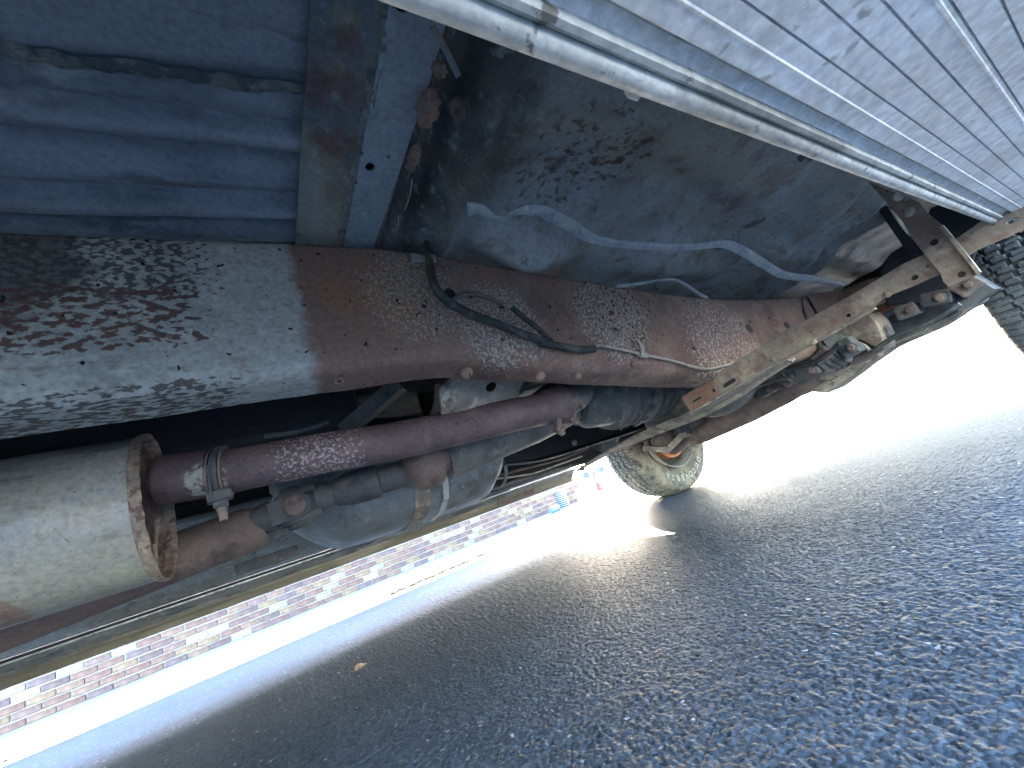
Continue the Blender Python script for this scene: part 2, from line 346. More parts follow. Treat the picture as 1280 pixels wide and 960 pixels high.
M['shield'] = mat('grey_heat_shield', (0.16, 0.172, 0.18), [dict(col=(0.24, 0.264, 0.288), s=6, lo=.45, hi=.62), dict(col=(0.104, 0.096, 0.08), s=12, lo=.5, hi=.64, amt=.8), dict(col=(0.288, 0.304, 0.304), s=40, lo=.6, hi=.7, amt=.6)], rough=.55, metal=.2, bump=[('noise', 30, .3, .002)])
M['rocker'] = mat('far_sill_blue', (.20, .215, .225), [dict(col=(.30, .32, .33), s=6, lo=.46, hi=.64, st=(.4, 1, 1)), dict(col=(.15, .135, .105), s=9, lo=.48, hi=.62, st=(.4, 1, 1), amt=.85, d=9), dict(col=(.08, .085, .10), s=14, lo=.54, hi=.66, d=8), dict(col=(.4, .4, .38), s=70, lo=.6, hi=.68, amt=.6)], rough=.5, bump=[('noise', 40, .4, .002)])
M['olive'] = mat('olive_dusty_edge', (.17, .155, .125), [dict(col=(.27, .25, .21), s=14, lo=.46, hi=.62, st=(.3, 1, 1)), dict(col=(.09, .085, .075), s=20, lo=.5, hi=.62, st=(.3, 1, 1)), dict(col=(.34, .32, .28), s=60, lo=.58, hi=.66, amt=.7)], rough=.75, bump=[('noise', 60, .5, .002)])
M['tanedge'] = mat('far_board_tan_edge', (.20, .165, .11), [dict(col=(.28, .23, .16), s=20, lo=.5, hi=.62, st=(.2, 1, 1)), dict(col=(.13, .105, .07), s=12, lo=.5, hi=.64, st=(.2, 1, 1))], rough=.65, bump=[('noise', 60, .3, .001)])
M['rubber'] = mat('black_hose_rubber', (.025, .025, .025), [dict(col=(.07, .065, .055), s=30, lo=.5, hi=.62)], rough=.7, bump=[('noise', 90, .4, .001)])
M['line'] = mat('dusty_brake_line', (.30, .27, .22), [dict(col=(.18, .14, .11), s=40, lo=.5, hi=.6)], rough=.6)
M['clip'] = mat('zinc_clip', (.42, .41, .36), [dict(col=(.2, .18, .15), s=50, lo=.54, hi=.62)], rough=.5, metal=.4)
M['black'] = mat('black_void_paint', (.015, .015, .017), [], rough=.7)  # near-black for holes, seams and parts with shade put into their colour
M['tyreblack'] = mat('dark_tyre_rubber', (.05, .05, .05), [dict(col=(.08, .078, .072), s=10, lo=.44, hi=.66)], rough=.75, bump=[('noise', 150, .3, .0008)])
M['tyre'] = mat('dusty_tyre_rubber', (.11, .098, .082), [dict(col=(.20, .165, .12), s=8, lo=.44, hi=.62), dict(col=(.05, .048, .045), s=30, lo=.52, hi=.62)], rough=.85, bump=[('noise', 150, .3, .0008)])
M['letter'] = mat('tyre_lettering', (.33, .32, .29), [dict(col=(.22, .21, .19), s=40, lo=.5, hi=.6)], rough=.8)
M['rim'] = mat('grey_rim_paint', (.24, .24, .235), [dict(col=(.12, .115, .11), s=16, lo=.5, hi=.62), dict(col=(.2, .1, .06), s=30, lo=.6, hi=.68)], rough=.6, metal=.2)
M['body'] = mat('blue_body_paint', (.10, .17, .27), [dict(col=(.14, .21, .31), s=3, lo=.45, hi=.6)], rough=.35)
M['glass'] = mat('dark_window_glass', (.02, .025, .03), [], rough=.08)
M['leaf'] = mat('dead_leaf', (.24, .145, .10), [dict(col=(.13, .075, .05), s=60, lo=.48, hi=.6), dict(col=(.34, .24, .18), s=90, lo=.56, hi=.66)], rough=.7, bump=[('noise', 200, .3, .0006)])
M['concrete'] = mat('pale_concrete', (0.218, 0.218, 0.208), [dict(col=(0.174, 0.174, 0.169), s=3, lo=.45, hi=.65), dict(col=(0.251, 0.251, 0.237), s=20, lo=.5, hi=.62), dict(col=(0.16, 0.145, 0.116), n='voro', s=26, lo=.16, hi=.08, amt=.8), dict(col=(0.174, 0.179, 0.184), s=2.2, lo=.62, hi=.7, amt=.6)], rough=.8, bump=[('noise', 90, .4, .003)])
M['brick'] = mat('fired_brick', (.40, .38, .345), [dict(col=(.24, .21, .19), s=34, lo=.45, hi=.66), dict(col=(.7, .67, .62), s=9, lo=.52, hi=.66, amt=.6)], rough=.85, bump=[('noise', 90, .6, .003)],
                 vary=[(.30, .17, .13), (.26, .15, .13), (.34, .21, .15), (.22, .14, .13), (.29, .16, .125), (.36, .24, .15), (.56, .52, .47), (.24, .16, .155), (.30, .19, .16), (.44, .37, .30)])
M['mortar'] = mat('mortar', (0.288, 0.264, 0.24), [dict(col=(0.232, 0.208, 0.192), s=20, lo=.5, hi=.6)], rough=.9, bump=[('noise', 120, .5, .002)])
M['litter'] = mat('leaf_litter', (.26, .17, .08), [dict(col=(.14, .09, .05), s=30, lo=.45, hi=.6), dict(col=(.34, .28, .14), s=24, lo=.55, hi=.66)], rough=.9)
M['plastic_blue'] = mat('blue_plastic', (.004, .018, .12), [], rough=.4)
M['plastic_pale'] = mat('pale_blue_plastic', (.10, .15, .20), [], rough=.4)
M['red'] = mat('red_plastic', (.16, .006, .006), [], rough=.4)
M['white'] = mat('white_plastic', (.30, .33, .36), [], rough=.5)
M['orangepl'] = mat('orange_terracotta', (.55, .22, .12), [], rough=.7)
M['seal'] = mat('seam_sealer', (.17, .17, .15), [dict(col=(.25, .24, .2), s=40, lo=.5, hi=.6), dict(col=(.08, .09, .1), s=30, lo=.52, hi=.6)], rough=.8, bump=[('noise', 120, .7, .003)])

def asphalt_mat():
    m = bpy.data.materials.new('asphalt'); m.use_nodes = True; N = m.node_tree.nodes; L = m.node_tree.links; B = N['Principled BSDF']
    tc = N.new('ShaderNodeTexCoord'); co = tc.outputs['Object']
    n1 = N.new('ShaderNodeTexNoise'); n1.inputs['Scale'].default_value = 1.4; n1.inputs['Detail'].default_value = 6; L.new(co, n1.inputs[0])
    v = N.new('ShaderNodeTexVoronoi'); v.inputs['Scale'].default_value = 190; L.new(co, v.inputs[0])
    r1 = N.new('ShaderNodeValToRGB'); e = r1.color_ramp.elements; e[0].position = .35; e[0].color = (.031, .038, .047, 1); e[1].position = .68; e[1].color = (.048, .058, .071, 1)
    L.new(n1.outputs['Fac'], r1.inputs[0])
    # stone to stone variation, with rare pale chips
    sx = N.new('ShaderNodeSeparateColor'); L.new(v.outputs['Color'], sx.inputs[0])
    mr = N.new('ShaderNodeMapRange'); L.new(sx.outputs[0], mr.inputs[0]); mr.inputs[3].default_value = .55; mr.inputs[4].default_value = 1.6
    hs = N.new('ShaderNodeHueSaturation'); L.new(r1.outputs[0], hs.inputs['Color']); L.new(mr.outputs[0], hs.inputs['Value'])
    gt = N.new('ShaderNodeMapRange'); L.new(sx.outputs[1], gt.inputs[0]); gt.inputs[1].default_value = .9955; gt.inputs[2].default_value = .999
    mx = N.new('ShaderNodeMix'); mx.data_type = 'RGBA'; L.new(gt.outputs[0], mx.inputs[0]); L.new(hs.outputs[0], mx.inputs[6]); mx.inputs[7].default_value = (.32, .32, .31, 1)
    L.new(mx.outputs[2], B.inputs['Base Color'])
    B.inputs['Roughness'].default_value = .68; B.inputs['Specular IOR Level'].default_value = .3
    b1 = N.new('ShaderNodeBump'); b1.inputs['Strength'].default_value = .55; b1.inputs['Distance'].default_value = .0014
    L.new(v.outputs['Distance'], b1.inputs['Height']); b1.invert = True
    n2 = N.new('ShaderNodeTexNoise'); n2.inputs['Scale'].default_value = 420; n2.inputs['Detail'].default_value = 3; L.new(co, n2.inputs[0])
    b2 = N.new('ShaderNodeBump'); b2.inputs['Strength'].default_value = .5; b2.inputs['Distance'].default_value = .0008
    L.new(n2.outputs['Fac'], b2.inputs['Height']); L.new(b1.outputs[0], b2.inputs['Normal']); L.new(b2.outputs[0], B.inputs['Normal'])
    return m
M['asphalt'] = asphalt_mat()

def tag(o, label=None, cat=None, group=None, kind=None):
    if label: o['label'] = label
    if cat: o['category'] = cat
    if group: o['group'] = group
    if kind: o['kind'] = kind
    return o
def empty(name, loc, label, cat, group=None):
    o = bpy.data.objects.new(name, None); sc.collection.objects.link(o); o.location = loc
    return tag(o, label, cat, group)

# ================================================================== SETTING: road, apron, house wall
KERB_Y, KERB_Z = 2.95, -.04
WALL_Y, WALL_Z = 6.5, -.19
def ground_z(y):
    y = np.asarray(y, float)
    return np.where(y < 1.9, 0, np.where(y < KERB_Y, KERB_Z * (y - 1.9) / (KERB_Y - 1.9), KERB_Z - .2 * np.clip(y - KERB_Y, 0, .25)))

def axis_coords(a, b, c, step, far_lo, far_hi, g=1.06):
    """dense between a and b, growing spacing out to far_lo / far_hi"""
    mid = list(np.arange(a, b, step)); hi = []; s = step; v = b
    while v < far_hi: hi.append(v); s *= g; v += s
    hi.append(far_hi); lo = []; s = step; v = a - step
    while v > far_lo: lo.append(v); s *= g * 1.05; v -= s
    lo.append(far_lo); return np.array(lo[::-1] + mid + hi)

def build_road():
    xs = axis_coords(-.1, 1.1, 0, .0023, -1500, 3000, 1.016)
    xs = np.array([x for x in xs])
    ys = axis_coords(.12, .92, 0, .0023, -1500, KERB_Y + .2, 1.018)
    X, Y = np.meshgrid(xs, ys, indexing='ij')
    # rounded stones: nearest point of a jittered lattice
    S = .0060; gx = X / S; gy = Y / S; ix = np.floor(gx); iy = np.floor(gy)
    best = np.full(X.shape, 9.0); hh = np.zeros(X.shape)
    for dx in (-1, 0, 1):
        for dy in (-1, 0, 1):
            cx = ix + dx; cy = iy + dy
            a = (np.sin(cx * 127.1 + cy * 311.7) * 43758.5453) % 1; b = (np.sin(cx * 269.5 + cy * 183.3) * 43758.5453) % 1
            c = (np.sin(cx * 419.2 + cy * 371.9) * 43758.5453) % 1
            d = (gx - cx - a) ** 2 + (gy - cy - b) ** 2
            m = d < best; best = np.where(m, d, best); hh = np.where(m, c, hh)
    stone = np.clip(1 - best / .62, 0, 1) ** .6 * (.35 + .65 * hh)
    fade = np.clip(1.4 - np.maximum(np.maximum(X - 1.0, Y - .9) / 1.6, 0), 0, 1) * (X > -1.2) * (Y > -.5)
    Z = ground_z(Y) + (stone * .0022 - .0011) * fade + fbm(X, Y, 2.0, 3, 5) * .006 * (abs(X) < 8) + fbm(X, Y, 60, 2, 9) * .0012 * fade
    me = grid(np.stack([X, Y, Z], -1)); me.materials.append(M['asphalt']); me.polygons.foreach_set('use_smooth', [True] * len(me.polygons))
    return me
road = obj('road', build_road()); tag(road, 'coarse grey asphalt road surface beneath the truck', kind='structure')

xs = np.concatenate([[-900, -200, -50, -12], np.arange(-4, 12, .12), [16, 30, 80, 300, 1500]]); ys = np.concatenate([np.arange(KERB_Y, 6.3, .12), [6.4, 6.5, 7.5, 12, 40, 200, 1500]])
X, Y = np.meshgrid(xs, ys, indexing='ij')
edge = (Y < KERB_Y + .01) * (vnoise(X, X * 0, 7, 3) - .5) * .03
Zc = np.where(Y < WALL_Y, KERB_Z + .012 + (WALL_Z - KERB_Z - .012) * (Y - KERB_Y) / (WALL_Y - KERB_Y), WALL_Z) + fbm(X, Y, 3, 3, 8) * .006
apron = obj('concrete_path', grid(np.stack([X, Y + edge, Zc], -1)), M['concrete'], smooth=30)
tag(apron, 'wide pale concrete pavement between the road and the brick house', kind='structure')

xs = np.array([-60, -20, -8, -4, -2, 0, 2, 4, 8, 20, 60.]); ys = np.array([-60, -20, -6, -3, -1.0])
X, Y = np.meshgrid(xs, ys, indexing='ij')
tag(obj('bounce_ground', grid(np.stack([X, Y, X * 0 + .012], -1)), M['concrete']), 'unseen pale concrete ground added on the near side for bounce light', kind='structure')  # out of view; added to bounce light under the truck

# house wall: lower courses brick by brick, the courses hidden above as one joined piece
wall = empty('brick_house_wall', (0, WALL_Y, WALL_Z), 'mottled pink and cream brick house wall along the far side of the pavement', 'wall')
WX0, WX1, WH = -4.2, 5.1, 3.75
obj('mortar_bed', box(((WX0 + WX1) / 2, WALL_Y + .113, WALL_Z + WH / 2 - .05), (WX1 - WX0 - .01, .2, WH + .1)), M['mortar'], wall)
bmB = box((0, 0, 0), (.194, .09, .062), bev=.004, seg=1); bmB.materials.append(M['brick'])
upper = []; cnt = 0; rows = int(WH / .0755)
for r_ in range(rows):
    z = WALL_Z + .033 + r_ * .0755; off = (r_ % 2) * .102
    nx = int((WX1 - WX0) / .204)
    for i in range(nx):
        x = WX0 + .1 + i * .204 + off
        if x > WX1 - .08: continue
        if r_ < 7 and x > -3.6:
            o = bpy.data.objects.new('brick', bmB); sc.collection.objects.link(o); o.parent = wall
            o.location = (x + random.uniform(-.003, .003), .042 + random.uniform(-.004, .003), z - WALL_Z + random.uniform(-.002, .002))
            o.rotation_euler = (0, 0, random.uniform(-.01, .01)); cnt += 1
        else: upper.append((x, WALL_Y + .042, z))
vs = []; fs = []
for (x, y, z) in upper:
    b = len(vs)
    for sx_, sy_, sz_ in [(-1, -1, -1), (1, -1, -1), (1, -1, 1), (-1, -1, 1), (-1, 1, -1), (1, 1, -1), (1, 1, 1), (-1, 1, 1)]:
        vs.append((x + sx_ * .097, y + sy_ * .045, z + sz_ * .031))
    for f in [(0, 1, 2, 3), (3, 2, 6, 7), (1, 5, 6, 2), (0, 3, 7, 4), (0, 4, 5, 1)]: fs.append(tuple(b + k for k in f))
u = obj('upper_brickwork', mesh(vs, fs), M['brick'], wall); u['kind'] = 'stuff'

# leaf litter along the pavement edge
vs = []; fs = []
for k in range(2600):
    x = random.uniform(.6, 7) if k < 2200 else random.uniform(-2, 7); y = KERB_Y + random.gauss(.0, .018) + .03 * math.sin(x * 2.1)
    if vnoise(np.array([x]), np.array([0.]), 2.2, 4)[0] < .42: continue
    s = random.uniform(.006, .02); a = random.uniform(0, 6.3); z = KERB_Z + .012 + random.uniform(0, .014); b = len(vs)
    for q in range(5):
        t = a + q * 1.256; vs.append((x + s * math.cos(t) * (.5 + (q % 2)), y + s * math.sin(t), z + random.uniform(-.005, .006)))
    fs.append(tuple(range(b, b + 5)))
lt = obj('leaf_litter', mesh(vs, fs), M['litter']); tag(lt, 'thin line of brown leaf litter along the pavement edge', 'leaf litter', kind='stuff')

# small colourful things standing on the pavement near the end of the house
GY = 5.6
def gz(y): return KERB_Z + .012 + (WALL_Z - KERB_Z - .012) * (y - KERB_Y) / (WALL_Y - KERB_Y)
p = at(708, 625, y=GY); bx0 = p.x
crate = empty('plastic_bin', (bx0, GY, gz(GY)), 'blue and white ribbed plastic bin standing on the pavement near the wall end', 'bin')
hgt = .29; wd = .17; zb = gz(GY)
obj('bin_body', lathe((bx0, GY + .1, zb), (bx0, GY + .1, zb + 1), [(0, .075), (.01, .08), (hgt, .092), (hgt, .085), (.02, .07)], n=28), M['white'], crate)
for k in range(9):
    z = zb + .02 + k * .03
    obj('rib_band', lathe((bx0, GY + .1, z), (bx0, GY + .1, z + 1), [(0, .084), (.002, .0945), (.015, .0955), (.017, .085)], n=28, caps=False), M['plastic_blue'], crate)
tp = at(695, 632, y=GY - .2)
tub = empty('plastic_tub', (tp.x, GY - .2, gz(GY - .2)), 'pale blue plastic tub lying beside the ribbed bin', 'tub')
obj('tub_body', lathe((tp.x - .12, GY - .2, gz(GY - .2) + .05), (tp.x + .05, GY - .15, gz(GY - .2) + .06), [(0, .04), (.01, .05), (.16, .06), (.165, .064), (.17, .055), (.02, .04)], n=20, oval=(1, .9)), M['plastic_pale'], tub)
for (px, py, Y, kind) in [(731, 594, 6.6, 'block'), (742, 592, 6.9, 'cone'), (750, 587, 7.2, 'block2'), (716, 600, 6.2, 'pot')]:
    q = at(px, py, y=Y); zb = WALL_Z if Y > WALL_Y else gz(Y); zt = q.z + .04
    if kind.startswith('block'):
        e = empty('toy_block', (q.x, Y, zb), 'blue lidded box on the pavement, ' + ('left of the red and white cone' if kind == 'block' else 'right of the red and white cone'), 'box')
        hh = .13; zb = max(zb, q.z - .07)
        obj('box_body', box((q.x, Y, zb + hh * .45), (.14, .14, hh * .9), bev=.01), M['plastic_blue'], e); obj('lid', box((q.x, Y, zb + hh * .95), (.15, .15, hh * .1), bev=.006), M['plastic_blue'], e)
    elif kind == 'cone':
        e = empty('traffic_cone', (q.x, Y, zb), 'small red and white cone between the two blue boxes', 'cone')
        hh = max(.2, zt - zb + .03)
        obj('cone_body', lathe((q.x, Y, zb + .02), (q.x, Y, zb + 1), [(0, .075), (hh, .02), (hh + .002, .001)], n=24), M['red'], e)
        obj('white_band', lathe((q.x, Y, zb + .02), (q.x, Y, zb + 1), [(hh * .35, .058), (hh * .38, .06), (hh * .62, .043), (hh * .65, .04)], n=24, caps=False), M['white'], e)
        obj('base', box((q.x, Y, zb + .01), (.18, .18, .02), bev=.005), M['red'], e)
    else:
        e = empty('plant_pot', (q.x, Y, zb), 'terracotta pot standing at the foot of the wall end', 'pot')
        obj('pot_body', lathe((q.x, Y, zb), (q.x, Y, zb + 1), [(0, .05), (.12, .075), (.12, .085), (.15, .085), (.15, .07), (.05, .05)], n=24), M['orangepl'], e)
        obj('soil', lathe((q.x, Y, zb + .1), (q.x, Y, zb + 1), [(0, .06), (.02, .055), (.03, .001)], n=16), M['litter'], e)

# ================================================================== THE TRUCK
CY = .95                                    # centre line of the truck
truck = empty('pickup_truck', (1.0, CY, 0), 'old blue pickup truck seen from below, with rusty frame, muffler and running boards', 'truck')
def part(name, me, m, smooth=None, label=None, parent=None):
    return obj(name, me, M[m], parent or truck, label, smooth)

# ---- frame rails ----------------------------------------------------------
def interp(x, tab): return np.interp(x, [t[0] for t in tab], [t[1] for t in tab])
TOP = [(-2.4, .405), (.10, .405), (.20, .402), (.28, .395), (.36, .378), (.53, .351), (.79, .309), (1.02, .284), (1.25, .277), (1.47, .278), (1.9, .30), (2.2, .345), (2.5, .36), (3.1, .36)]
BOT = [(-2.4, .214), (.20, .213), (.26, .212), (.33, .196), (.5, .163), (.7, .124), (.88, .092), (1.0, .085), (1.5, .088), (1.75, .11), (2.1, .2), (2.5, .23), (3.1, .23)]
def frame_rail(side):
    xs = np.concatenate([np.arange(-2.4, -.4, .1), np.arange(-.4, 1.6, .008), np.arange(1.6, 3.1, .04), [3.1]])
    k1 = np.ones(7) / 7
    def sm(v): return np.convolve(np.pad(v, 3, mode='edge'), k1, 'valid')
    top = sm(interp(xs, TOP)); bot = sm(interp(xs, BOT)); prof = []
    m = []
    for i, x in enumerate(xs):
        zt, zb = top[i] + H, bot[i] + H
        rb = .016 + .02 * float(bumpf(x, .15, .4)) ; rt = .008
        yo, yi = .5, .575
        ring = [(yi, zt), (yo + rt, zt)]
        for a in (30, 60, 90): ring.append((yo + rt - rt * math.sin(R(a)), zt - rt + rt * math.cos(R(a))))
        for t in np.linspace(.06, .94, 12): ring.append((yo, zt - rt - (zt - rt - zb - rb) * t))
        for a in range(0, 91, 13): ring.append((yo + rb - rb * math.cos(R(a)), zb + rb - rb * math.sin(R(a))))
        ring += [(yo + rb + (yi - yo - rb) * .5, zb), (yi - .001, zb), (yi, zb + .004), (yi - .004, zb + .006), (yo + .006, zb + .02), (yo + .006, zt - .01), (yi - .001, zt - .006)]
        m.append([(x, y, z) for y, z in ring])
    P = np.array(m)
    n = fbm(P[:, :, 0], P[:, :, 2] * 1 + P[:, :, 1], 18, 3, 2) * .0035
    P[:, 4:24, 1] += n[:, 4:24]; P[:, 18:27, 2] += n[:, 18:27]
    if side < 0: P[:, :, 1] = 2 * CY - P[:, :, 1]; P = P[:, ::-1]
    return grid(P, closed_v=True)
fr = part('frame_rail', frame_rail(1), 'frame', 50, 'near frame rail, flaking grey paint turning to brown rust with a kink')
fr2 = part('frame_rail', frame_rail(-1), 'black', 50, 'far frame rail, coloured black for the shade it lies in')  # shade painted in: black replaces the frame paint on this rail

# holes, rivets, seams on the near rail
def railpt(px, py, y=.4985): return at(px, py, y=y)
def dark_hole(px, py, rx, ry, tilt=0, y=.4982):
    p = railpt(px, py, y)
    ms = plate(ring2(0, 0, rx * 1.0, 18, 1, ry / rx, tilt), [], .0012, frame_of(p, (1, 0, 0), (0, -1, 0)), 0)
    rim = sweep([p + Vector((a, -.0008, b)) for a, b in ring2(0, 0, rx * 1.1, 18, 1, ry / rx, tilt) + [ring2(0, 0, rx * 1.1, 18, 1, ry / rx, tilt)[0]]], circle(.0009, 5), caps=False)
    o = part('frame_hole', ms, 'black'); obj('hole_lip', rim, M['frame'], o)
for (px, py, rx, ry) in [(397, 318, .0035, .003), (530, 383, .004, .004), (562, 367, .009, .009), (588, 372, .004, .003), (627, 384, .006, .004), (937, 411, .009, .012), (984, 407, .010, .009), (926, 405, .003, .003), (962, 397, .004, .003), (868, 435, .004, .004), (938, 402, .003, .003), (713, 423, .003, .003), (765, 391, .004, .004), (770, 412, .005, .004)]:
    dark_hole(px, py, rx, ry)
dark_hole(424, 477, .004, .003, y=.4985)
for px, py in [(585, 465), (677, 469)]:
    p = at(px, py, y=.512); part('rivet', dome(p + Vector((0, .0035, .0)), (0, -.75, -.65), .0095, .003), 'frame', 30)
for px, py in [(723, 470), (792, 455), (955, 434)]:
    p = at(px, py, y=.503); part('rivet', dome(p, (0, -.9, -.4), .006, .004), 'frame', 30)
# stiffening plate further forward (step seen at the joint)
jt = [(x, float(interp(x, TOP)), float(interp(x, BOT))) for x in np.linspace(1.5, 2.1, 14)]
P = np.array([[(x, .4955, H + zt - .004), (x, .4925, H + zt - .008), (x, .4925, H + zb + .03), (x, .497, H + zb + .01)] for x, zt, zb in jt])
part('reinforcing_plate', grid(P), 'frame', 40)
part('seam_lip', tube([at(1003, 374, y=.497), at(1006, 390, y=.496), at(1011, 404, y=.496)], .004, 8), 'brown', 40)
part('bolt', hexbolt(at(1008, 407, y=.492), (0, -1, 0), .007, .006), 'clip')

# ---- rear floor: corrugated blue sheet ------------------------------------
def floor_profile(y):
    z = .478 + .0 * y
    for c, w, a in [(.405, .02, -.011), (.435, .008, .014), (.475, .016, -.009), (.50, .007, .008), (.527, .012, -.010), (.548, .006, .013), (.575, .014, -.010), (.605, .012, .012)]:
        z = z + 1.7 * a * np.exp(-((y - c) / w) ** 2)
    for k in range(12):
        c = .7 + k * .1; z = z + .012 * np.exp(-((y - c) / .02) ** 2)
    z = z - .010 * bumpf(y, .345, .325) + .010 * np.exp(-((y - .388) / .005) ** 2) + .009 * np.exp(-((y - .512) / .004) ** 2)
    return z
xs = np.concatenate([np.arange(-2.4, -.35, .12), np.arange(-.35, .112, .006), [.112]]); ys = np.concatenate([np.arange(.02, .66, .0045), np.arange(.66, 1.9, .02)])
X, Y = np.meshgrid(xs, ys, indexing='ij')
Z = H + floor_profile(Y + .10 * (X) * (Y < .36) + .012 * np.sin(X * 7)) + fbm(X, Y, 9, 3, 11) * .008
part('rear_floor_panel', grid(np.stack([X, Y, Z], -1)), 'blue', 60, 'corrugated faded blue floor panel')
# lumpy seam sealer bead running along the step
bead = [Vector((x, .345 - .10 * x + .0012 * math.sin(x * 60) + random.uniform(-.0012, .0012), H + .470 + .001 * math.sin(x * 90))) for x in np.arange(-.5, .115, .008)]
bs = [.7 + .6 * random.random() for _ in bead]
part('seam_sealer', sweep(bead, [(a * 1.5, b * .7) for a, b in circle(.0045, 8)], scale=bs), 'seal', 60)
# floor above everything else (front), bulkhead
part('underbody_sheet', box((.95 + .15, 1.27, H + .53), (2.2, 1.24, .01)), 'grime')

# ---- cross member (hat channel) -------------------------------------------
def cross_pt(px, py, z): return at(px, py, z=z)
# section across X: flange | sloping web | face; edges read from the photo at the two ends
def crosssec(y):
    # x positions of: flange start, flange end/web start, fold, face end
    t = (y - .15) / (.52 - .15)
    return (.098, .118, .150 + .004 * t, .204 - .004 * t)
ysx = np.arange(.08, 1.86, .01); P = []
for y in ysx:
    a, b, c, d = crosssec(min(y, .55)); w = float(fbm(np.array([y]), np.array([.3]), 22, 3, 6)[0]) * .004
    zf = H + .452; zc = H + .425
    ring = [(a, zf + .006), (a, zf), (b - .004, zf), (b, zf - .002)]
    for k in range(1, 8): s = k / 8; ring.append((b + (c - b) * s, zf - .002 + (zc - zf + .002) * s + .001 * math.sin(s * PI)))
    ring += [(c + w * .4, zc), (c + .006, zc - .0015), (c + .02, zc - .0015), (d - .01, zc - .001), (d - .003, zc), (d, zc + .003), (d + .002, zc + .03), (d, H + .47)]
    P.append([(x, y, z) for x, z in ring])
P = np.array(P)
P[:, :, 2] += fbm(P[:, :, 0], P[:, :, 1], 14, 3, 3) * .004
ms1 = grid(P[:, :13]); ms2 = grid(P[:, 12:])
part('cross_member_web', ms1, 'crossweb', 40, 'rust stained sloping side of the floor cross member')
# the flat face has two real holes: build as plate
fx0, fx1 = .152, .203
Mx = frame_of((0, 0, H + .4245), (1, 0, 0), (0, 0, -1))     # local x = world x, local y = -world y
h1 = at(462, 208, z=.4245); h2 = at(503, 3, z=.4245)
out = [(fx0, -.10), (fx0 + .002, -.3), (fx0 + .004, -.56)] + [(fx1 - .003, -.56), (fx1, -.4), (fx1 + .004, -.27), (fx1 + .003, -.2), (fx1, -.10)]
part('cross_member_face', plate(out, [ring2(h1.x, -h1.y, .0068, 20, .9, 1.0), ring2(h2.x, -h2.y, .009, 20, 1, .9)], .0018, Mx), 'cross', None, 'flat blue face of the floor cross member with two drain holes')
part('cross_member_edge', grid(np.array([[(fx1 + dx, y, z) for dx, z in ((.0, H + .4235), (.0025, H + .4235), (.003, H + .43), (.001, H + .47))] for y in np.arange(.1, .6, .02)])), 'crossweb')
part('cross_member_edge_far', box((.178, 1.2, H + .4255), (.05, 1.26, .004)), 'grime')
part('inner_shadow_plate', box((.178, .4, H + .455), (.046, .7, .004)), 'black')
# sealer smear along the fold
bead = [Vector((.151 + .0025 * math.sin(y * 110) + .0015 * random.random(), y, H + .424)) for y in np.arange(.12, .56, .004)]
part('seam_sealer', sweep(bead, [(a * 1.4, b * .35) for a, b in circle(.0028, 6)], scale=[.5 + 1.0 * random.random() for _ in bead]), 'seal', 60)

# ---- front floor pan ------------------------------------------------------
def pan_z(X, Y):
    z = .425 - .02 * bumpf(X, .9, 1.5)
    # front face of the pan: rises into the slot behind the cross member
    z = z + .10 * bumpf(X, .275, .225)
    # rolled flange beside the slot
    z = z - .022 * np.exp(-((X - .295 - .04 * (Y - .3)) / .014) ** 2) + .012 * np.exp(-((X - .33 - .06 * (Y - .3)) / .016) ** 2)
    # broad bulge towards the sill, recess in the middle
    z = z - .03 * np.exp(-((X - .62) / .16) ** 2 - ((Y - .24) / .08) ** 2)
    z = z + .022 * np.exp(-((X - .48) / .10) ** 2 - ((Y - .37) / .05) ** 2)
    z = z + .02 * np.exp(-((X - .7 - 2 * (Y - .3)) / .12) ** 2 - ((Y - .33) / .05) ** 2)
    # long step running forward
    z = z - .028 * bumpf(Y, .40 + .03 * np.sin(X * 3), .46 + .03 * np.sin(X * 3)) * bumpf(X, .36, .5)
    # hanging bulge above the rail (gives the dark pocket beside it)
    z = z - .045 * np.exp(-((X - .44) / .09) ** 2 - ((Y - .49) / .04) ** 2)
    z = z - .03 * np.exp(-((X - .93) / .14) ** 2 - ((Y - .52) / .045) ** 2)
    # lateral swages at the front
    for c in (1.30, 1.39, 1.48, 1.60):
        z = z - .030 * np.exp(-((X - c) / .022) ** 2) * bumpf(Y, .2, .26)
    z = z + fbm(X, Y, 6, 4, 21) * .03 + fbm(X, Y, 24, 3, 31) * .006
    return z
xs = np.concatenate([np.arange(.215, 1.8, .006), np.arange(1.8, 2.3, .02)]); ys = np.arange(.06, .72, .006)
X, Y = np.meshgrid(xs, ys, indexing='ij')
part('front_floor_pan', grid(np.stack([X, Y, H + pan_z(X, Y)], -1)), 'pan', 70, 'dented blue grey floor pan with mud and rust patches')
# big drain plug with fasteners
p = at(577, 143, z=.40); part('drain_plug', lathe(p + Vector((0, 0, .01)), p - Vector((0, 0, .1)), [(0, .013), (.006, .012), (.009, .009), (.006, .006), (.01, .003)], n=18, up=Vector((1, 0, 0))), 'brown', 40)
# raised flange strip at the head of the slot
part('flange_strip', sweep([at(541, 33, z=.40), at(556, 60, z=.398), at(573, 95, z=.395)], ribbon(.006, .003)), 'crossweb')
for px, py, r_ in [(548, 76, .006), (528, 178, .004), (519, 170, .003)]:
    pass
part('slot_wire', tube(catmull([at(515, 225, z=.42), at(512, 245, z=.415), at(506, 262, z=.42)], 6), .0008, 6), 'clip')
part('slot_wire', tube(catmull([at(498, 270, z=.42), at(497, 285, z=.415), at(490, 288, z=.42)], 6), .0008, 6), 'clip')
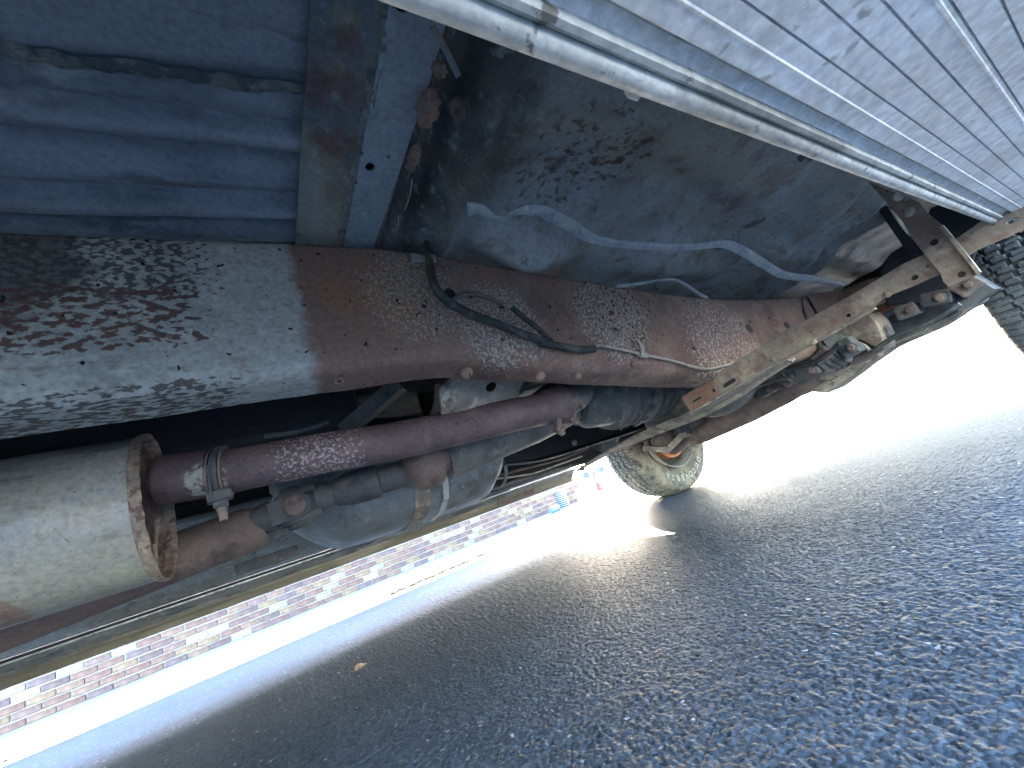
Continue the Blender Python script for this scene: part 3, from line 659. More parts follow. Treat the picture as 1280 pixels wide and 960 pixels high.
# splash panel lower edge lip above the rail
lip = [at(*q, y=.49) for q in [(770, 358), (800, 355), (830, 350), (850, 352), (872, 366), (884, 373)]]
part('panel_lip', sweep(catmull(lip, 5), ribbon(.006, .004)), 'linepaint')
part('small_hook', tube(catmull([at(822, 352, y=.485), at(819, 358, y=.482), at(823, 363, y=.482)], 5), .0015, 6), 'rubber')

# ---- crumpled guard strip -------------------------------------------------
gp = [at(585, 262, z=.372), at(597, 262, z=.37), at(616, 270, z=.372), at(633, 272, z=.372), at(641, 266, z=.366), at(662, 262, z=.362), at(684, 266, z=.362), at(706, 277, z=.362), at(733, 294, z=.36), at(757, 302, z=.352), at(790, 305, z=.346), at(830, 308, z=.34), at(870, 307, z=.335), at(903, 304, z=.33), at(925, 312, z=.322), at(951, 328, z=.314), at(978, 343, z=.308), at(1012, 348, z=.303), at(1052, 356, z=.30)]
wds = [1.35, 1.15, .7, .45, .65, 1.05, 1.25, 1.25, 1.15, 1.05, 1.1, 1.05, 1.1, 1.2, 1.25, 1.25, 1.3, 1.4, 1.6]
cp = catmull(gp, 5); cw = np.interp(np.linspace(0, 1, len(cp)), np.linspace(0, 1, len(wds)), wds)
prof = [(-.0085, -.001), (-.006, -.0045), (.004, -.005), (.0085, -.0015), (.008, .001), (.003, -.002), (-.005, -.0015), (-.0078, .001)]
gm = sweep(cp, prof, scale=list(cw * 1.05))
for v in gm.vertices:
    v.co.z += .003 * math.sin(v.co.x * 70) * max(0, 1 - (v.co.x - .28) / .35) + .002 * math.sin(v.co.x * 160 + v.co.y * 90) * max(0, 1 - (v.co.x - .28) / .35)
part('guard_strip', gm, 'linepaint', 50, 'pale blue grey metal guard strip, crumpled at its rear end')
part('bolt', hexbolt(at(1048, 359, z=.295), (0, 0, -1), .012, .01), 'clip')

# ---- running board (near) -------------------------------------------------
BZ = H + .13
prof = []     # (y, z) across the underside, from the inner bead outwards
def rib(y0, depth=.0035, w=.0008): return [(y0 + w, BZ), (y0 + w * .5, BZ + depth), (y0 - w * .5, BZ + depth), (y0 - w, BZ)]
for a in range(70, -181, -18): prof.append((.0595 + .0046 * math.cos(R(a)), BZ + .002 + .0046 * math.sin(R(a))))
prof += [(.0546, BZ + .0015), (.0544, BZ - .0003), (.0530, BZ - .0012), (.0508, BZ - .001), (.0500, BZ + .0005), (.0497, BZ + .003)]
ribs_px = []
inner = prof
edge_p = np.array([[(x + 0 * y, y, z) for (y, z) in inner] for x in np.linspace(-.5, .885, 60)])
edge_p[:, :, 2] += (fbm(edge_p[:, :, 0], edge_p[:, :, 1] * 0, 40, 2, 3) * .0006)
board = part('running_board', grid(edge_p), 'boardedge', 22, 'near ribbed aluminium running board seen from below')
surf = [(.0497, BZ + .003), (.0490, BZ + .0042), (.0460, BZ + .0046), (.0440, BZ + .0042), (.0432, BZ + .005), (.0424, BZ + .005), (.0420, BZ + .0004)]
def addrib(y): surf.extend([(y + .0005, BZ), (y + .00035, BZ + .0016), (y - .00025, BZ + .0016), (y - .0005, BZ)])
def addbead(y): surf.extend([(y + .0012, BZ), (y + .0006, BZ - .0004), (y - .0002, BZ - .0004), (y - .0008, BZ)])
surf.append((.0412, BZ))
surf.extend([(.0345, BZ), (.0335, BZ - .0005), (.0328, BZ)]); addrib(.0255); addrib(.0142); addrib(.0038); addbead(-.0065); addrib(-.009)
for k in range(14): addrib(-.020 - .0113 * k)
surf += [(-.176, BZ), (-.182, BZ + .002), (-.185, BZ + .01), (-.185, BZ + .03)]
xs_b = np.concatenate([np.linspace(-1.6, -.2, 8), np.linspace(-.1, .885, 70)])
SP = np.array([[(x, y, z) for (y, z) in surf] for x in xs_b])
SP[:, :, 2] += fbm(SP[:, :, 0], SP[:, :, 1] * 0, 12, 2, 13) * .0004 + fbm(SP[:, :, 0], SP[:, :, 1] * 3, 9, 2, 14) * .0006
obj('ribbed_underside', grid(SP), M['board'], board, smooth=12)
topm = box(((-1.6 + .885) / 2, -.063, BZ + .022), (2.47, .245, .012)); obj('tread_top', topm, M['board'], board)
p = at(792, 116, z=.137); part('board_clip', box(p, (.007, .004, .004), bev=.001), 'linepaint')
part('board_clip', box(at(1006, 198, z=.15), (.012, .005, .005), bev=.001), 'grime')

# ---- support strap under the board (lateral, at x = .89) --------------------
SX = .888
a = at(862, 508, x=SX); b = at(1290, 258, x=SX)
dirv = (b - a).normalized(); L_ = (b - a).length
# flat face towards the camera (normal mostly -X), width measured along 'up' of strap
nrm = Vector((-1, 0, 0)); MS = frame_of(a, dirv, nrm)
def to_loc(px, py): q = MS.inverted() @ at(px, py, x=SX); return q.x, q.y
top = [to_loc(*q) for q in [(853, 497), (905, 462), (980, 415), (1060, 372), (1130, 330), (1190, 303), (1240, 268), (1290, 240)]]
bot = [to_loc(*q) for q in [(1290, 282), (1222, 312), (1180, 340), (1140, 358), (1104, 372), (1090, 386), (1030, 420), (960, 458), (864, 514)]]
def hole_px(px, py, rx, ry, rot): x, y = to_loc(px, py); return ring2(x, y, rx, 16, 1, ry / rx, rot)
def slot_px(x0, y0, x1, y1, r_):
    p0 = Vector(to_loc(x0, y0)); p1 = Vector(to_loc(x1, y1)); c = (p0 + p1) / 2; d = p1 - p0; s = slot2(0, 0, d.length, r_)
    an = math.atan2(d.y, d.x); return [(c.x + u * math.cos(an) - v * math.sin(an), c.y + u * math.sin(an) + v * math.cos(an)) for u, v in s]
holes = [slot_px(867, 502, 877, 496, .0032), hole_px(893, 488, .0052, .0052, 0), slot_px(906, 482, 918, 475, .0052), hole_px(1061, 394, .0045, .0045, 0), hole_px(1144, 347, .005, .0045, 0), slot_px(1262, 278, 1269, 274, .0032)]
st = part('support_strap', plate(top + bot, holes, .004, MS), 'strap', None, 'dusty rust brown support strap with slots under the running board')
for q in holes[:5]:
    obj('slot_lip', tube([MS @ Vector((u, v, .0024)) for u, v in q + [q[0]]], .0007, 5), M['tan'], st)
    cx = sum(u for u, v in q) / len(q); cy = sum(v for u, v in q) / len(q)
    obj('slot_dark_plate', plate([(cx + (u - cx) * 1.1, cy + (v - cy) * 1.1) for u, v in q], [], .001, MS @ Matrix.Translation((0, 0, -.0032)), 0), M['black'], st)  # black plate behind each opening paints in its dark depth
# folded lower flange of the strap, catching light
fl = [at(*q, x=SX) for q in [(866, 514), (960, 459), (1030, 421), (1092, 385)]]
obj('strap_flange', sweep([q + Vector((.008, 0, -.001)) for q in fl], ribbon(.012, .003), up=Vector((0, 0, 1))), M['tan'], st)
for px, py in [(925, 462), (957, 444), (1017, 427), (967, 450), (1109, 368)]:
    obj('strap_rivet', dome(at(px, py, x=SX - .003), (-1, 0, 0), .0052, .003), M['strap'], st, smooth=40)
# gusset plate crossing the strap
GX = SX - .012
MG = frame_of(at(1150, 300, x=GX), (at(1225, 350, x=GX) - at(1090, 230, x=GX)), (-1, 0, 0))
def g_loc(px, py): q = MG.inverted() @ at(px, py, x=GX); return q.x, q.y
gout = [g_loc(*q) for q in [(1088, 229), (1122, 243), (1148, 253), (1159, 267), (1184, 288), (1194, 300), (1225, 342), (1215, 346), (1200, 352), (1187, 358), (1180, 352), (1176, 341), (1160, 322), (1143, 300), (1128, 275), (1108, 252)]]
gh = []
for px, py, r_ in [(1168, 303, .0055), (1202, 343, .005)]:
    x, y = g_loc(px, py); gh.append(ring2(x, y, r_, 16))
for q in gh:
    cx = sum(u for u, v in q) / len(q); cy = sum(v for u, v in q) / len(q)
    part('hole_dark_plate', plate([(cx + (u - cx) * 1.1, cy + (v - cy) * 1.1) for u, v in q], [], .001, MG @ Matrix.Translation((0, 0, -.0030)), 0), 'black')  # black backing gives the gusset holes a painted dark inside
gs = part('gusset_bracket', plate(gout, gh, .0035, MG), 'strap', None, 'dusty bracket bolted across the support strap')
obj('gusset_flange', sweep([at(1178, 283, x=GX) + Vector((-.005, 0, 0)), at(1200, 309, x=GX) + Vector((-.006, 0, 0)), at(1225, 341, x=GX) + Vector((-.005, 0, 0))], ribbon(.004, .012), up=Vector((1, 0, 0))), M['tan'], gs)
for px, py in [(1123, 246), (1137, 265)]:
    obj('mounting_bolt', lathe(at(px, py, x=GX - .002), at(px, py, x=GX - .002) + Vector((-1, 0, 0)), [(0, .0068), (.002, .0068), (.003, .005), (.003, .0001)], n=18), M['clip'], gs)
obj('gusset_fold', tube([at(1113, 261, x=GX - .002), at(1139, 247, x=GX - .002)], .0022, 8), M['tan'], gs)

# ---- brake hose and line on the rail --------------------------------------
hose = catmull([railpt(533, 303, .497), railpt(536, 318, .492), railpt(539, 340, .488), railpt(546, 362, .487), railpt(562, 378, .487), railpt(590, 393, .487), railpt(625, 406, .487), railpt(655, 418, .487), railpt(682, 427, .487)], 8)
part('brake_hose', tube(hose, .0055, 12, scale=[.75 + .45 * min(1, i / 14) for i in range(len(hose))]), 'rubber', 60)
part('brake_hose', tube(catmull([railpt(675, 428, .487), railpt(700, 433, .486), railpt(722, 437, .487), railpt(743, 436, .489)], 6), .0068, 12), 'rubber', 60)
part('brake_hose', tube(catmull([railpt(690, 427, .486), railpt(672, 410, .488), railpt(655, 397, .489), railpt(640, 384, .491)], 6), .0045, 10), 'rubber', 60)
part('brake_line', tube(catmull([railpt(566, 374, .491), railpt(578, 369, .488), railpt(592, 367, .487), railpt(612, 373, .489), railpt(628, 381, .492)], 6), .0034, 10), 'brown', 60)
part('brake_line', tube(catmull([railpt(742, 435, .489), railpt(749, 432, .489), railpt(762, 434, .491), railpt(790, 440, .492), railpt(812, 445, .492), railpt(840, 451, .493), railpt(868, 459, .494), railpt(885, 461, .494), railpt(905, 457, .494), (at(935, 450, y=.494))], 6), .0028, 10), 'line', 60)
rc = railpt(524, 323, .4955)
part('hose_clip', plate([(-.012, -.0065), (.012, -.0065), (.012, .0065), (-.012, .0065)], [ring2(-.004, 0, .0022, 10)], .003, frame_of(rc, (1, 0, -.05), (0, -1, 0))), 'clip')
part('hose_clip', lathe(railpt(540, 323, .490) - Vector((.004, 0, 0)), railpt(540, 323, .490) + Vector((1, 0, 0)), [(0, .0065), (.008, .0065)], n=14, up=Vector((0, 1, 0))), 'clip', 40)
part('hose_fitting', tube(catmull([railpt(539, 322, .491), railpt(535, 311, .493), railpt(530, 306, .500)], 4), .0035, 8), 'brown')
cl = catmull([railpt(797, 425, .494), railpt(802, 433, .490), railpt(804, 442, .489), railpt(806, 444, .494)], 4)
part('line_clip', sweep(cl, ribbon(.010, .002), up=Vector((0, -1, 0))), 'line')
part('line_clip', lathe(railpt(799, 443, .491), railpt(812, 446, .491), [(0, .0055), (.02, .0055)], n=12), 'line', 40)

# ---- muffler --------------------------------------------------------------
MY = .80; mz = H + .158
mp0 = Vector((-.95, MY + .0, mz)); mp1 = Vector((-.128, MY, mz))
Lm = (mp1 - mp0).length
prof = [(0, .06), (.005, .11)] + [(d, .1085) for d in np.linspace(.02, Lm - .012, 30)]
mf = part('muffler', lathe(mp0, mp1, prof, n=72, oval=(1.0, .965), caps=False), 'muffler', 50, 'stained pale oval muffler')
rimprof = [(Lm - .012, .108), (Lm - .010, .1105), (Lm - .004, .1128), (Lm + .000, .1128), (Lm + .002, .1118), (Lm + .001, .1100), (Lm - .004, .1085), (Lm - .012, .107)]
obj('end_cap', lathe(mp0, mp1, [(Lm - .012, .1075), (Lm - .020, .104), (Lm - .024, .09), (Lm - .024, .06), (Lm - .018, .04), (Lm - .018, .001)], n=72, oval=(1.0, .965), caps=False), M['endcap'], mf, smooth=50)
rm = lathe(mp0, mp1, rimprof, n=96, oval=(1.0, .965), caps=False)
for v in rm.vertices:
    v.co.x += .0007 * math.sin(v.co.z * 300 + v.co.y * 170)
obj('end_seam', rm, M['weld'], mf, smooth=60)
obj('end_ridge', tube([mp1 + Vector((-.004, .0, -.02)), mp1 + Vector((-.010, .0, -.055)), mp1 + Vector((-.012, .0, -.098))], .0035, 8), M['weld'], mf)
# ---- exhaust pipe ---------------------------------------------------------
pp = [at(196, 598, y=.775), at(222, 596, y=.77), at(290, 588, y=.755), at(400, 567, y=.735), at(500, 550, y=.715), at(600, 528, y=.695), at(688, 509, y=.68)]
ex = part('exhaust_pipe', tube(catmull(pp, 8), .0335, 40), 'rustpipe', 60, 'purple brown rusted exhaust pipe with pale flaking')
sl0 = pp[1] - Vector((.02, 0, 0)); sl1 = at(262, 592, y=.762)
obj('pipe_sleeve', lathe(sl0, sl1, [(0, .036), ((sl1 - sl0).length, .036), ((sl1 - sl0).length + .002, .033)], n=40), M['rustpipe'], ex, smooth=50)
# clamp: two bands and the saddle with nuts below
def pipe_ring(px, py, y, w, r_, m='brown'):
    c = at(px, py, y=y); d = (pp[3] - pp[1]).normalized()
    return obj('clamp_band', lathe(c - d * w / 2, c + d, [(0, .034), (0, r_), (w, r_), (w, .034)], n=36, caps=False), M[m], clampo, smooth=40)
cc = at(276, 592, y=.757); ddir = (pp[3] - pp[1]).normalized()
cb = lathe(cc - ddir * .006, cc + ddir, [(0, .033), (.002, .0405), (.007, .0425), (.011, .0405), (.013, .033)], n=36, caps=False)
clampo = part('exhaust_clamp', cb, 'grime', 40, 'rusty U bolt clamp around the exhaust pipe')
pipe_ring(284, 590, .756, .003, .041); pipe_ring(268, 594, .759, .0025, .0395)
sd = at(275, 620, y=.735)
obj('saddle', box(sd, (.030, .030, .014), bev=.003), M['grime'], clampo)
obj('saddle', box(at(262, 603, y=.722), (.003, .008, .05), bev=.001), M['grime'], clampo)
obj('nut', hexbolt(at(275, 625, y=.73), (.05, 0, -1), .0105, .011), M['grime'], clampo)
obj('nut', hexbolt(at(277, 634, y=.732), (.05, 0, -1), .0075, .009, False), M['grime'], clampo)
obj('bolt_stem', tube([at(275, 622, y=.73), at(280, 650, y=.73)], .0055, 10), M['brown'], clampo)
# flange at the front of the pipe
fp = pp[-1]; fd = (pp[-1] - pp[-2]).normalized()
fg = part('pipe_flange', lathe(fp - fd * .02, fp + fd, [(0, .034), (.01, .040), (.035, .043), (.05, .045), (.052, .038)], n=30), 'rustpipe', 40)
for q in [(715, 520), (697, 532), (722, 500)]:
    c = at(*q, y=.66); obj('flange_lug', box(c, (.012, .014, .03), rot=Matrix.Rotation(.5, 3, 'Y'), bev=.002), M['rustpipe'], fg)
    obj('flange_bolt', hexbolt(c + Vector((0, -.004, -.014)), (0, -.3, -1), .006, .008), M['brown'], fg)
part('front_pipe', tube(catmull([fp + fd * .03, fp + fd * .1 + Vector((0, .02, .02)), fp + Vector((.25, .12, .08)), fp + Vector((.5, .2, .1))], 6), .03, 20), 'grime', 50)

# ---- drive shaft ----------------------------------------------------------
d0 = at(130, 730, y=1.02); d1 = at(330, 655, y=1.0); 
ds = part('driveshaft', lathe(d0 + (d0 - d1) * .6, d1, [(0, .044), ((d0 + (d0 - d1) * .6 - d1).length - .03, .044), ((d0 + (d0 - d1) * .6 - d1).length, .036)], n=32), 'brown', 50, 'dark brown drive shaft tube')
uj = at(368, 635, y=.98)
ux = (at(490, 590, y=.96) - uj).normalized(); side = Vector((0, 1, 0)); upv = ux.cross(side).normalized()
def yoke(base, dirn, s1, s2):
    """a forked yoke: hub + two ears"""
    ms = [lathe(base, base + dirn, [(0, .022), (.03, .030), (.045, .030)], n=24)]
    for s in (-1, 1):
        e0 = base + dirn * .04 + s1 * (.026 * s)
        o2 = [( -.0, -.022), (.045, -.024)] + [(.05 + .024 * math.cos(a), .024 * math.sin(a)) for a in np.linspace(-PI / 2, PI / 2, 9)] + [(.045, .024), (0, .022)]
        ms.append(plate(o2, [], .010, frame_of(e0, dirn, s1), .001))
    return join_meshes(ms)
uo = part('universal_joint', yoke(uj - ux * .085, ux, side, upv), 'grime', 40, 'greasy universal joint')
obj('yoke', yoke(uj + ux * .085, -ux, upv, side), M['grime'], uo, smooth=40)
obj('joint_cap', lathe(uj - side * .042, uj + side, [(0, .016), (.002, .020), (.08, .020), (.084, .016)], n=24), M['brown'], uo, smooth=40)
obj('joint_cap', lathe(uj - upv * .042, uj + upv, [(0, .016), (.002, .020), (.08, .020), (.084, .016)], n=24, up=Vector((1, 0, 0))), M['grime'], uo, smooth=40)
s1_ = uj + ux * .08; s2_ = at(505, 592, y=.95)
part('slip_shaft', lathe(s1_, s2_, [(0, .028), (.03, .036), ((s2_ - s1_).length * .6, .037), ((s2_ - s1_).length * .62, .030), ((s2_ - s1_).length, .030)], n=32), 'grime', 50)
c0 = at(515, 583, y=.93); c1 = at(552, 572, y=.92)
part('centre_bearing', lathe(c0, c1, [(-.02, .028), (0, .05), (.012, .060), (.045, .062), (.062, .055), (.066, .040), (.09, .038)], n=36), 'brown', 50, 'round rust brown centre bearing housing')
t0 = at(553, 573, y=.93); t1 = at(728, 508, y=.88)
part('front_driveshaft', lathe(t0, t1, [(0, .040), (.004, .054), (.05, .054), ((t1 - t0).length * .6, .050), ((t1 - t0).length, .034)], n=32), 'greycast', 50)

# ---- cross member dark struts between the rails ----------------------------
part('frame_cross_member', sweep([(.62, .56, H + .20), (.60, .8, H + .25), (.6, 1.1, H + .25), (.62, 1.34, H + .2)], ribbon(.09, .03)), 'grime')
ph = plate([(-.08, -.035), (.10, -.03), (.12, .02), (.05, .05), (-.06, .045), (-.09, .01)], [ring2(.03, .008, .012, 14, 1.3, .9)], .004, frame_of(at(598, 490, y=.66), (1, .2, 0), (0, -.7, -.6)))
part('mount_plate', ph, 'tan', None, 'cream dusty mounting plate with an oval hole')
part('rear_void_box', box((-.72, 1.22, H + .36), (1.9, .5, .2), bev=.03, seg=3), 'black')  # black box added to keep the space above the muffler dark
part('mount_strut', sweep([at(430, 540, y=.85), at(470, 505, y=.83), at(500, 480, y=.8)], ribbon(.03, .03)), 'grime')
part('mount_strut', sweep([at(545, 520, y=.80), at(550, 505, y=.78), at(552, 480, y=.76)], circle(.014, 10)), 'brown', 50)
part('hanger_rod', tube(catmull([at(330, 545, y=.84), at(370, 540, y=.84), at(410, 528, y=.85)], 5), .005, 8), 'grime')

# ---- transmission, bell housing, starter -----------------------------------
tr = part('transmission', lathe(at(722, 510, y=.86), at(722, 510, y=.86) + Vector((1, .0, .02)), [(0, .045), (.03, .075), (.10, .085), (.11, .10), (.2, .10), (.21, .11), (.235, .115), (.24, .10), (.34, .105), (.35, .135), (.38, .15), (.6, .16), (.62, .18), (.66, .19)], n=36, oval=(1, .85)), 'greycast', 40, 'dark grey transmission casing')
for k in range(6):
    a = R(200 + k * 25); c = at(722, 510, y=.86)
    obj('casing_bolt', hexbolt(c + Vector((.205, .1 * math.cos(a), .095 * math.sin(a) * .9)), (0, math.cos(a), math.sin(a)), .009, .01), M['grime'], tr)
for k, dx in enumerate((.13, .16, .26, .30)):
    obj('casing_rib', lathe(at(722, 510, y=.86) + Vector((dx, 0, .003)), at(722, 510, y=.86) + Vector((1, 0, .02)), [(0, .099), (.001, .108), (.008, .108), (.009, .099)], n=36, oval=(1, .85), caps=False), M['greycast'], tr)
part('oil_pan', box((1.62, .98, H + .16), (.62, .34, .2), bev=.04, seg=3), 'grime', 50)

# transmission cross member: pale curved pressing
cm = catmull([at(722, 588, x=1.28), at(760, 566, x=1.22), at(800, 546, x=1.15), at(840, 529, x=1.12), at(870, 517, x=1.08), at(905, 499, x=1.05), at(950, 471, x=1.04), at(990, 449, x=1.04)], 6)
n = len(cm); scl = [(.35 + .65 * min(1, i / 14)) * min(1, (n - i) / 14 + .3) for i in range(n)]
chan = [(-.045, .010), (-.045, -.002), (-.036, -.008), (-.014, -.008), (-.008, -.016), (.012, -.018), (.018, -.008), (.036, -.006), (.045, .002), (.045, .010), (.036, .004), (-.036, .004)]
part('gearbox_cross_member', sweep(cm, chan, scale=scl), 'tan', 35, 'pale dusty curved cross member under the gearbox')
part('cross_member_bolt', hexbolt(at(728, 585, x=1.26), (-1, 0, -.3), .010, .012), 'brown')

def pxplate(name, pts, X, thick, m, label=None, bev=.004, holes=()):
    o0 = at(*pts[0], x=X); Mx = frame_of(o0 + Vector((thick / 2, 0, 0)), (0, 1, 0), (-1, 0, 0))
    inv = Mx.inverted()
    def L2(px, py): q = inv @ at(px, py, x=X); return q.x, q.y
    return part(name, plate([L2(*q) for q in pts], [ring2(*L2(a, b), r_) for a, b, r_ in holes], thick, Mx, bev), m, None, label)
# ---- front axle -------------------------------------------------------------
AX = 2.1
def ay(px, py, x=AX): return at(px, py, x=x)
axz = H + .065
part('axle_tube', lathe((AX, 1.62, axz - .01), (AX, .25, axz + .055), [(0, .04), (.35, .045), (.36, .05), (.7, .05), (.75, .045), (1.37, .045)], n=28, up=Vector((1, 0, 0))), 'brown', 50, 'brown rusty axle tube')
dc = Vector((AX - .02, .86, axz + .035))
df = part('differential', lathe(dc - Vector((.16, 0, 0)), dc + Vector((1, 0, 0)), [(0, .03), (.01, .075), (.05, .105), (.09, .11), (.10, .125), (.115, .125), (.12, .11), (.2, .10), (.24, .05)], n=36, oval=(1, .88)), 'greycast', 40, 'rounded dark differential housing')
for k in range(10):
    a = 2 * PI * k / 10; obj('cover_bolt', hexbolt(dc + Vector((-.062, .117 * math.cos(a), .103 * math.sin(a))), (-1, 0, 0), .008, .008), M['brown'], df)
# skid plate: folded tan pressing
pxplate('skid_plate', [(972, 460), (1003, 470), (1038, 473), (1072, 452), (1106, 428), (1102, 440), (1078, 457), (1053, 476), (1035, 489), (1012, 488), (982, 481)], 1.85, .16, 'tan', 'tan folded skid plate under the axle', .006)
pxplate('skid_lip', [(1003, 468), (1038, 462), (1060, 450), (1066, 455), (1040, 474), (1008, 474)], 1.77, .012, 'tan', None, .003)
# front driveshaft boots and cylinder
part('torque_arm', lathe(at(866, 548, x=1.95), at(1010, 474, x=1.8), [(0, .04), (.1, .048), (.4, .055), (.6, .05), (.75, .035), (.8, .01)], n=28), 'brown', 50)
bt = at(985, 468, x=1.45); be = at(1050, 428, x=1.45); bl = (be - bt).length
bp = [(0, .03)]
for k in range(9): bp += [(bl * (.1 + .1 * k), .052 if k < 5 else .056), (bl * (.13 + .1 * k), .060 if k > 4 else .0525)]
part('rubber_boot', lathe(bt, be, bp + [(bl, .05), (bl + .012, .03), (bl + .014, .001)], n=30), 'grime', 50, 'grey ribbed dusty boot')
sh = at(1075, 415, x=1.5)
pxplate('brown_shield', [(1044, 414), (1062, 398), (1084, 394), (1095, 404), (1101, 418), (1103, 434), (1094, 432), (1080, 425), (1062, 420), (1048, 420)], 1.50, .10, 'strap', 'cup shaped dusty shield')
pxplate('shield_recess', [(1044, 420), (1062, 420), (1082, 427), (1100, 437), (1084, 448), (1066, 456), (1052, 440)], 1.56, .08, 'brown')
part('shield_rib', tube(catmull([at(1052, 420, x=1.49), at(1066, 426, x=1.49), at(1080, 432, x=1.49), at(1087, 438, x=1.49)], 4), .005, 8), 'tan', 50)
part('orange_link', sweep([at(1082, 398, x=1.75), at(1104, 386, x=1.75), at(1128, 372, x=1.75)], ribbon(.05, .02)), 'orange', None, 'flat orange rusty link')
cy0 = at(1092, 408, x=1.95); cy1 = at(1150, 384, x=1.95)
sc_ = part('shock_cylinder', lathe(cy0, cy1, [(-.03, .03), (0, .05), (.0, .062), (.18, .064), (.185, .05), (.25, .045)], n=32), 'shield', 50, 'pale blue grey steering cylinder')
lower = [at(*q, x=1.85) for q in [(1105, 430), (1140, 412), (1175, 396), (1205, 378), (1238, 366)]]
arm = part('lower_arm', sweep(catmull(lower, 4), [(-.06, -.03), (.06, -.03), (.07, .0), (.06, .06), (-.06, .07), (-.07, .0)], scale=[1, 1, 1, 1.05, 1.1, 1.1, 1.1, 1.1, 1.05, 1, 1, .95, .9, .85, .8, .7, .55]), 'greycast', 40, 'dark grey lower suspension arm')
for px, py, r_ in [(1152, 397, .016), (1136, 401, .007)]:
    obj('arm_hole', lathe(at(px, py, x=1.785), at(px, py, x=1.785) + Vector((-1, 0, -.2)), [(0, r_), (.004, r_), (.004, .0001)], n=18), M['black'], arm)
part('steering_link', sweep([at(1180, 400, x=2.0), at(1215, 378, x=2.0), at(1262, 350, x=2.0)], circle(.016, 10)), 'tan', 50)
part('upper_arm', sweep([at(1165, 335, x=1.7), at(1190, 345, x=1.7), at(1232, 372, x=1.7)], [(-.05, -.05), (.05, -.05), (.06, .03), (-.06, .03)]), 'grime')
# small cable loops hanging against the light
for pts in [[(885, 532), (893, 535), (901, 531), (903, 522)], [(907, 525), (913, 527), (917, 521), (911, 518)], [(951, 503), (958, 507), (966, 503), (967, 496)], [(970, 498), (975, 500), (977, 494)],
            [(1072, 455), (1080, 457), (1084, 449)], [(1094, 447), (1101, 446), (1103, 439)]]:
    part('cable_loop', tube(catmull([at(*q, x=2.22) for q in pts], 6), .0042, 8), 'greycast', 50)
part('bracket_tab', sweep([at(970, 470, x=1.6), at(984, 476, x=1.6), at(990, 470, x=1.6)], ribbon(.03, .008)), 'tan')

pxplate('dark_area_panel', [(1102, 338), (1115, 318), (1150, 296), (1165, 262), (1180, 255), (1240, 285), (1217, 312), (1205, 345), (1170, 375), (1110, 380)], 1.6, .02, 'black', 'black panel added for the dark area behind the bracket')  # black sheet shaped to the dark area, standing in for deep shade
# leaf springs / far suspension around the far wheel
part('spring_perch', box((AX - .1, 1.42, H + .04), (.22, .1, .09), bev=.01), 'grime')
part('knuckle', lathe((AX, 1.52, H + .02), (AX, 1.70, H + .01), [(0, .05), (.05, .075), (.1, .09), (.16, .1)], n=28, up=Vector((1, 0, 0))), 'brown', 50)
kn = at(832, 558, x=1.86)
part('ball_joint', lathe(at(826, 551, x=1.86), at(826, 551, x=1.86) + Vector((-.6, -.6, -.3)), [(-.05, .03), (0, .05), (.015, .055), (.02, .04), (.03, .04), (.035, .02), (.04, .001)], n=24), 'brown', 50)
part('spring_hanger', sweep([at(805, 560, x=1.8), at(835, 562, x=1.85), at(852, 545, x=1.9), at(880, 536, x=1.95)], ribbon(.05, .03)), 'tan')

# dark inner wing, engine mass behind
part('inner_wing', box((1.23, 1.60, H + .29), (1.24, .03, .50), bev=.01), 'black')  # black paints in the dark interior; front end lengthened to block a sun patch
part('inner_wing', box((2.2, 1.56, H + .48), (1.2, .03, .46), bev=.01), 'grime')
part('sill_dark_fill', box((1.1, 1.72, H + .06), (1.0, .22, .05), bev=.006), 'grime')  # dark filler added to keep the space above the far board black
part('engine_block', box((1.95, .95, H + .45), (.9, .5, .45), bev=.03), 'grime')
part('bulkhead', box((2.38, .35, H + .56), (.02, .7, .5)), 'grime')
part('near_inner_wing', box((2.2, .36, H + .70), (1.15, .03, .52), bev=.01), 'grime')
part('light_stop_panel', box((2.15, .25, H + .52), (1.2, .02, .56), bev=.005), 'black')  # added to block light coming in past the near tyre onto the pan
part('radiator_support', box((2.75, .95, H + .35), (.04, 1.3, .42), bev=.01), 'grime')
for px, py, Y, r_ in [(611, 583, 1.5, .008), (613, 578, 1.5, .006), (662, 577, 1.5, .014), (678, 586, 1.5, .004), (655, 548, 1.3, .012), (718, 553, 1.25, .012), (641, 592, 1.5, .003)]:
    part('bolt', dome(at(px, py, y=Y), (-.2, -1, -.3), r_, r_ * .7), 'greycast', 50)
part('brake_pipe', tube(catmull([at(598, 600, y=1.45), at(625, 598, y=1.45), at(665, 592, y=1.45), at(700, 580, y=1.45), at(728, 570, y=1.45)], 5), .004, 8), 'line', 50)
part('brake_pipe', tube(catmull([at(590, 612, y=1.5), at(620, 610, y=1.5), at(650, 600, y=1.5), at(700, 585, y=1.5), at(740, 575, y=1.5), at(760, 565, y=1.5)], 5), .009, 8), 'grime', 50)
part('control_box', box(at(745, 545, x=1.45), (.12, .2, .10), rot=Matrix.Rotation(.5, 3, 'X'), bev=.006), 'grime')
part('mount_strut', sweep([at(755, 525, x=1.5), at(748, 545, x=1.5)], circle(.007, 8)), 'tan')
part('mount_strut', sweep([at(779, 528, x=1.45), at(770, 552, x=1.45)], circle(.008, 8)), 'tan')
part('control_rod', tube(catmull([at(695, 535, y=.95), at(725, 522, y=.95), at(752, 512, y=.95)], 4), .007, 8), 'tan')
part('control_rod', tube(catmull([at(710, 530, y=1.0), at(735, 520, y=1.0), at(752, 514, y=1.0)], 4), .006, 8), 'tan')

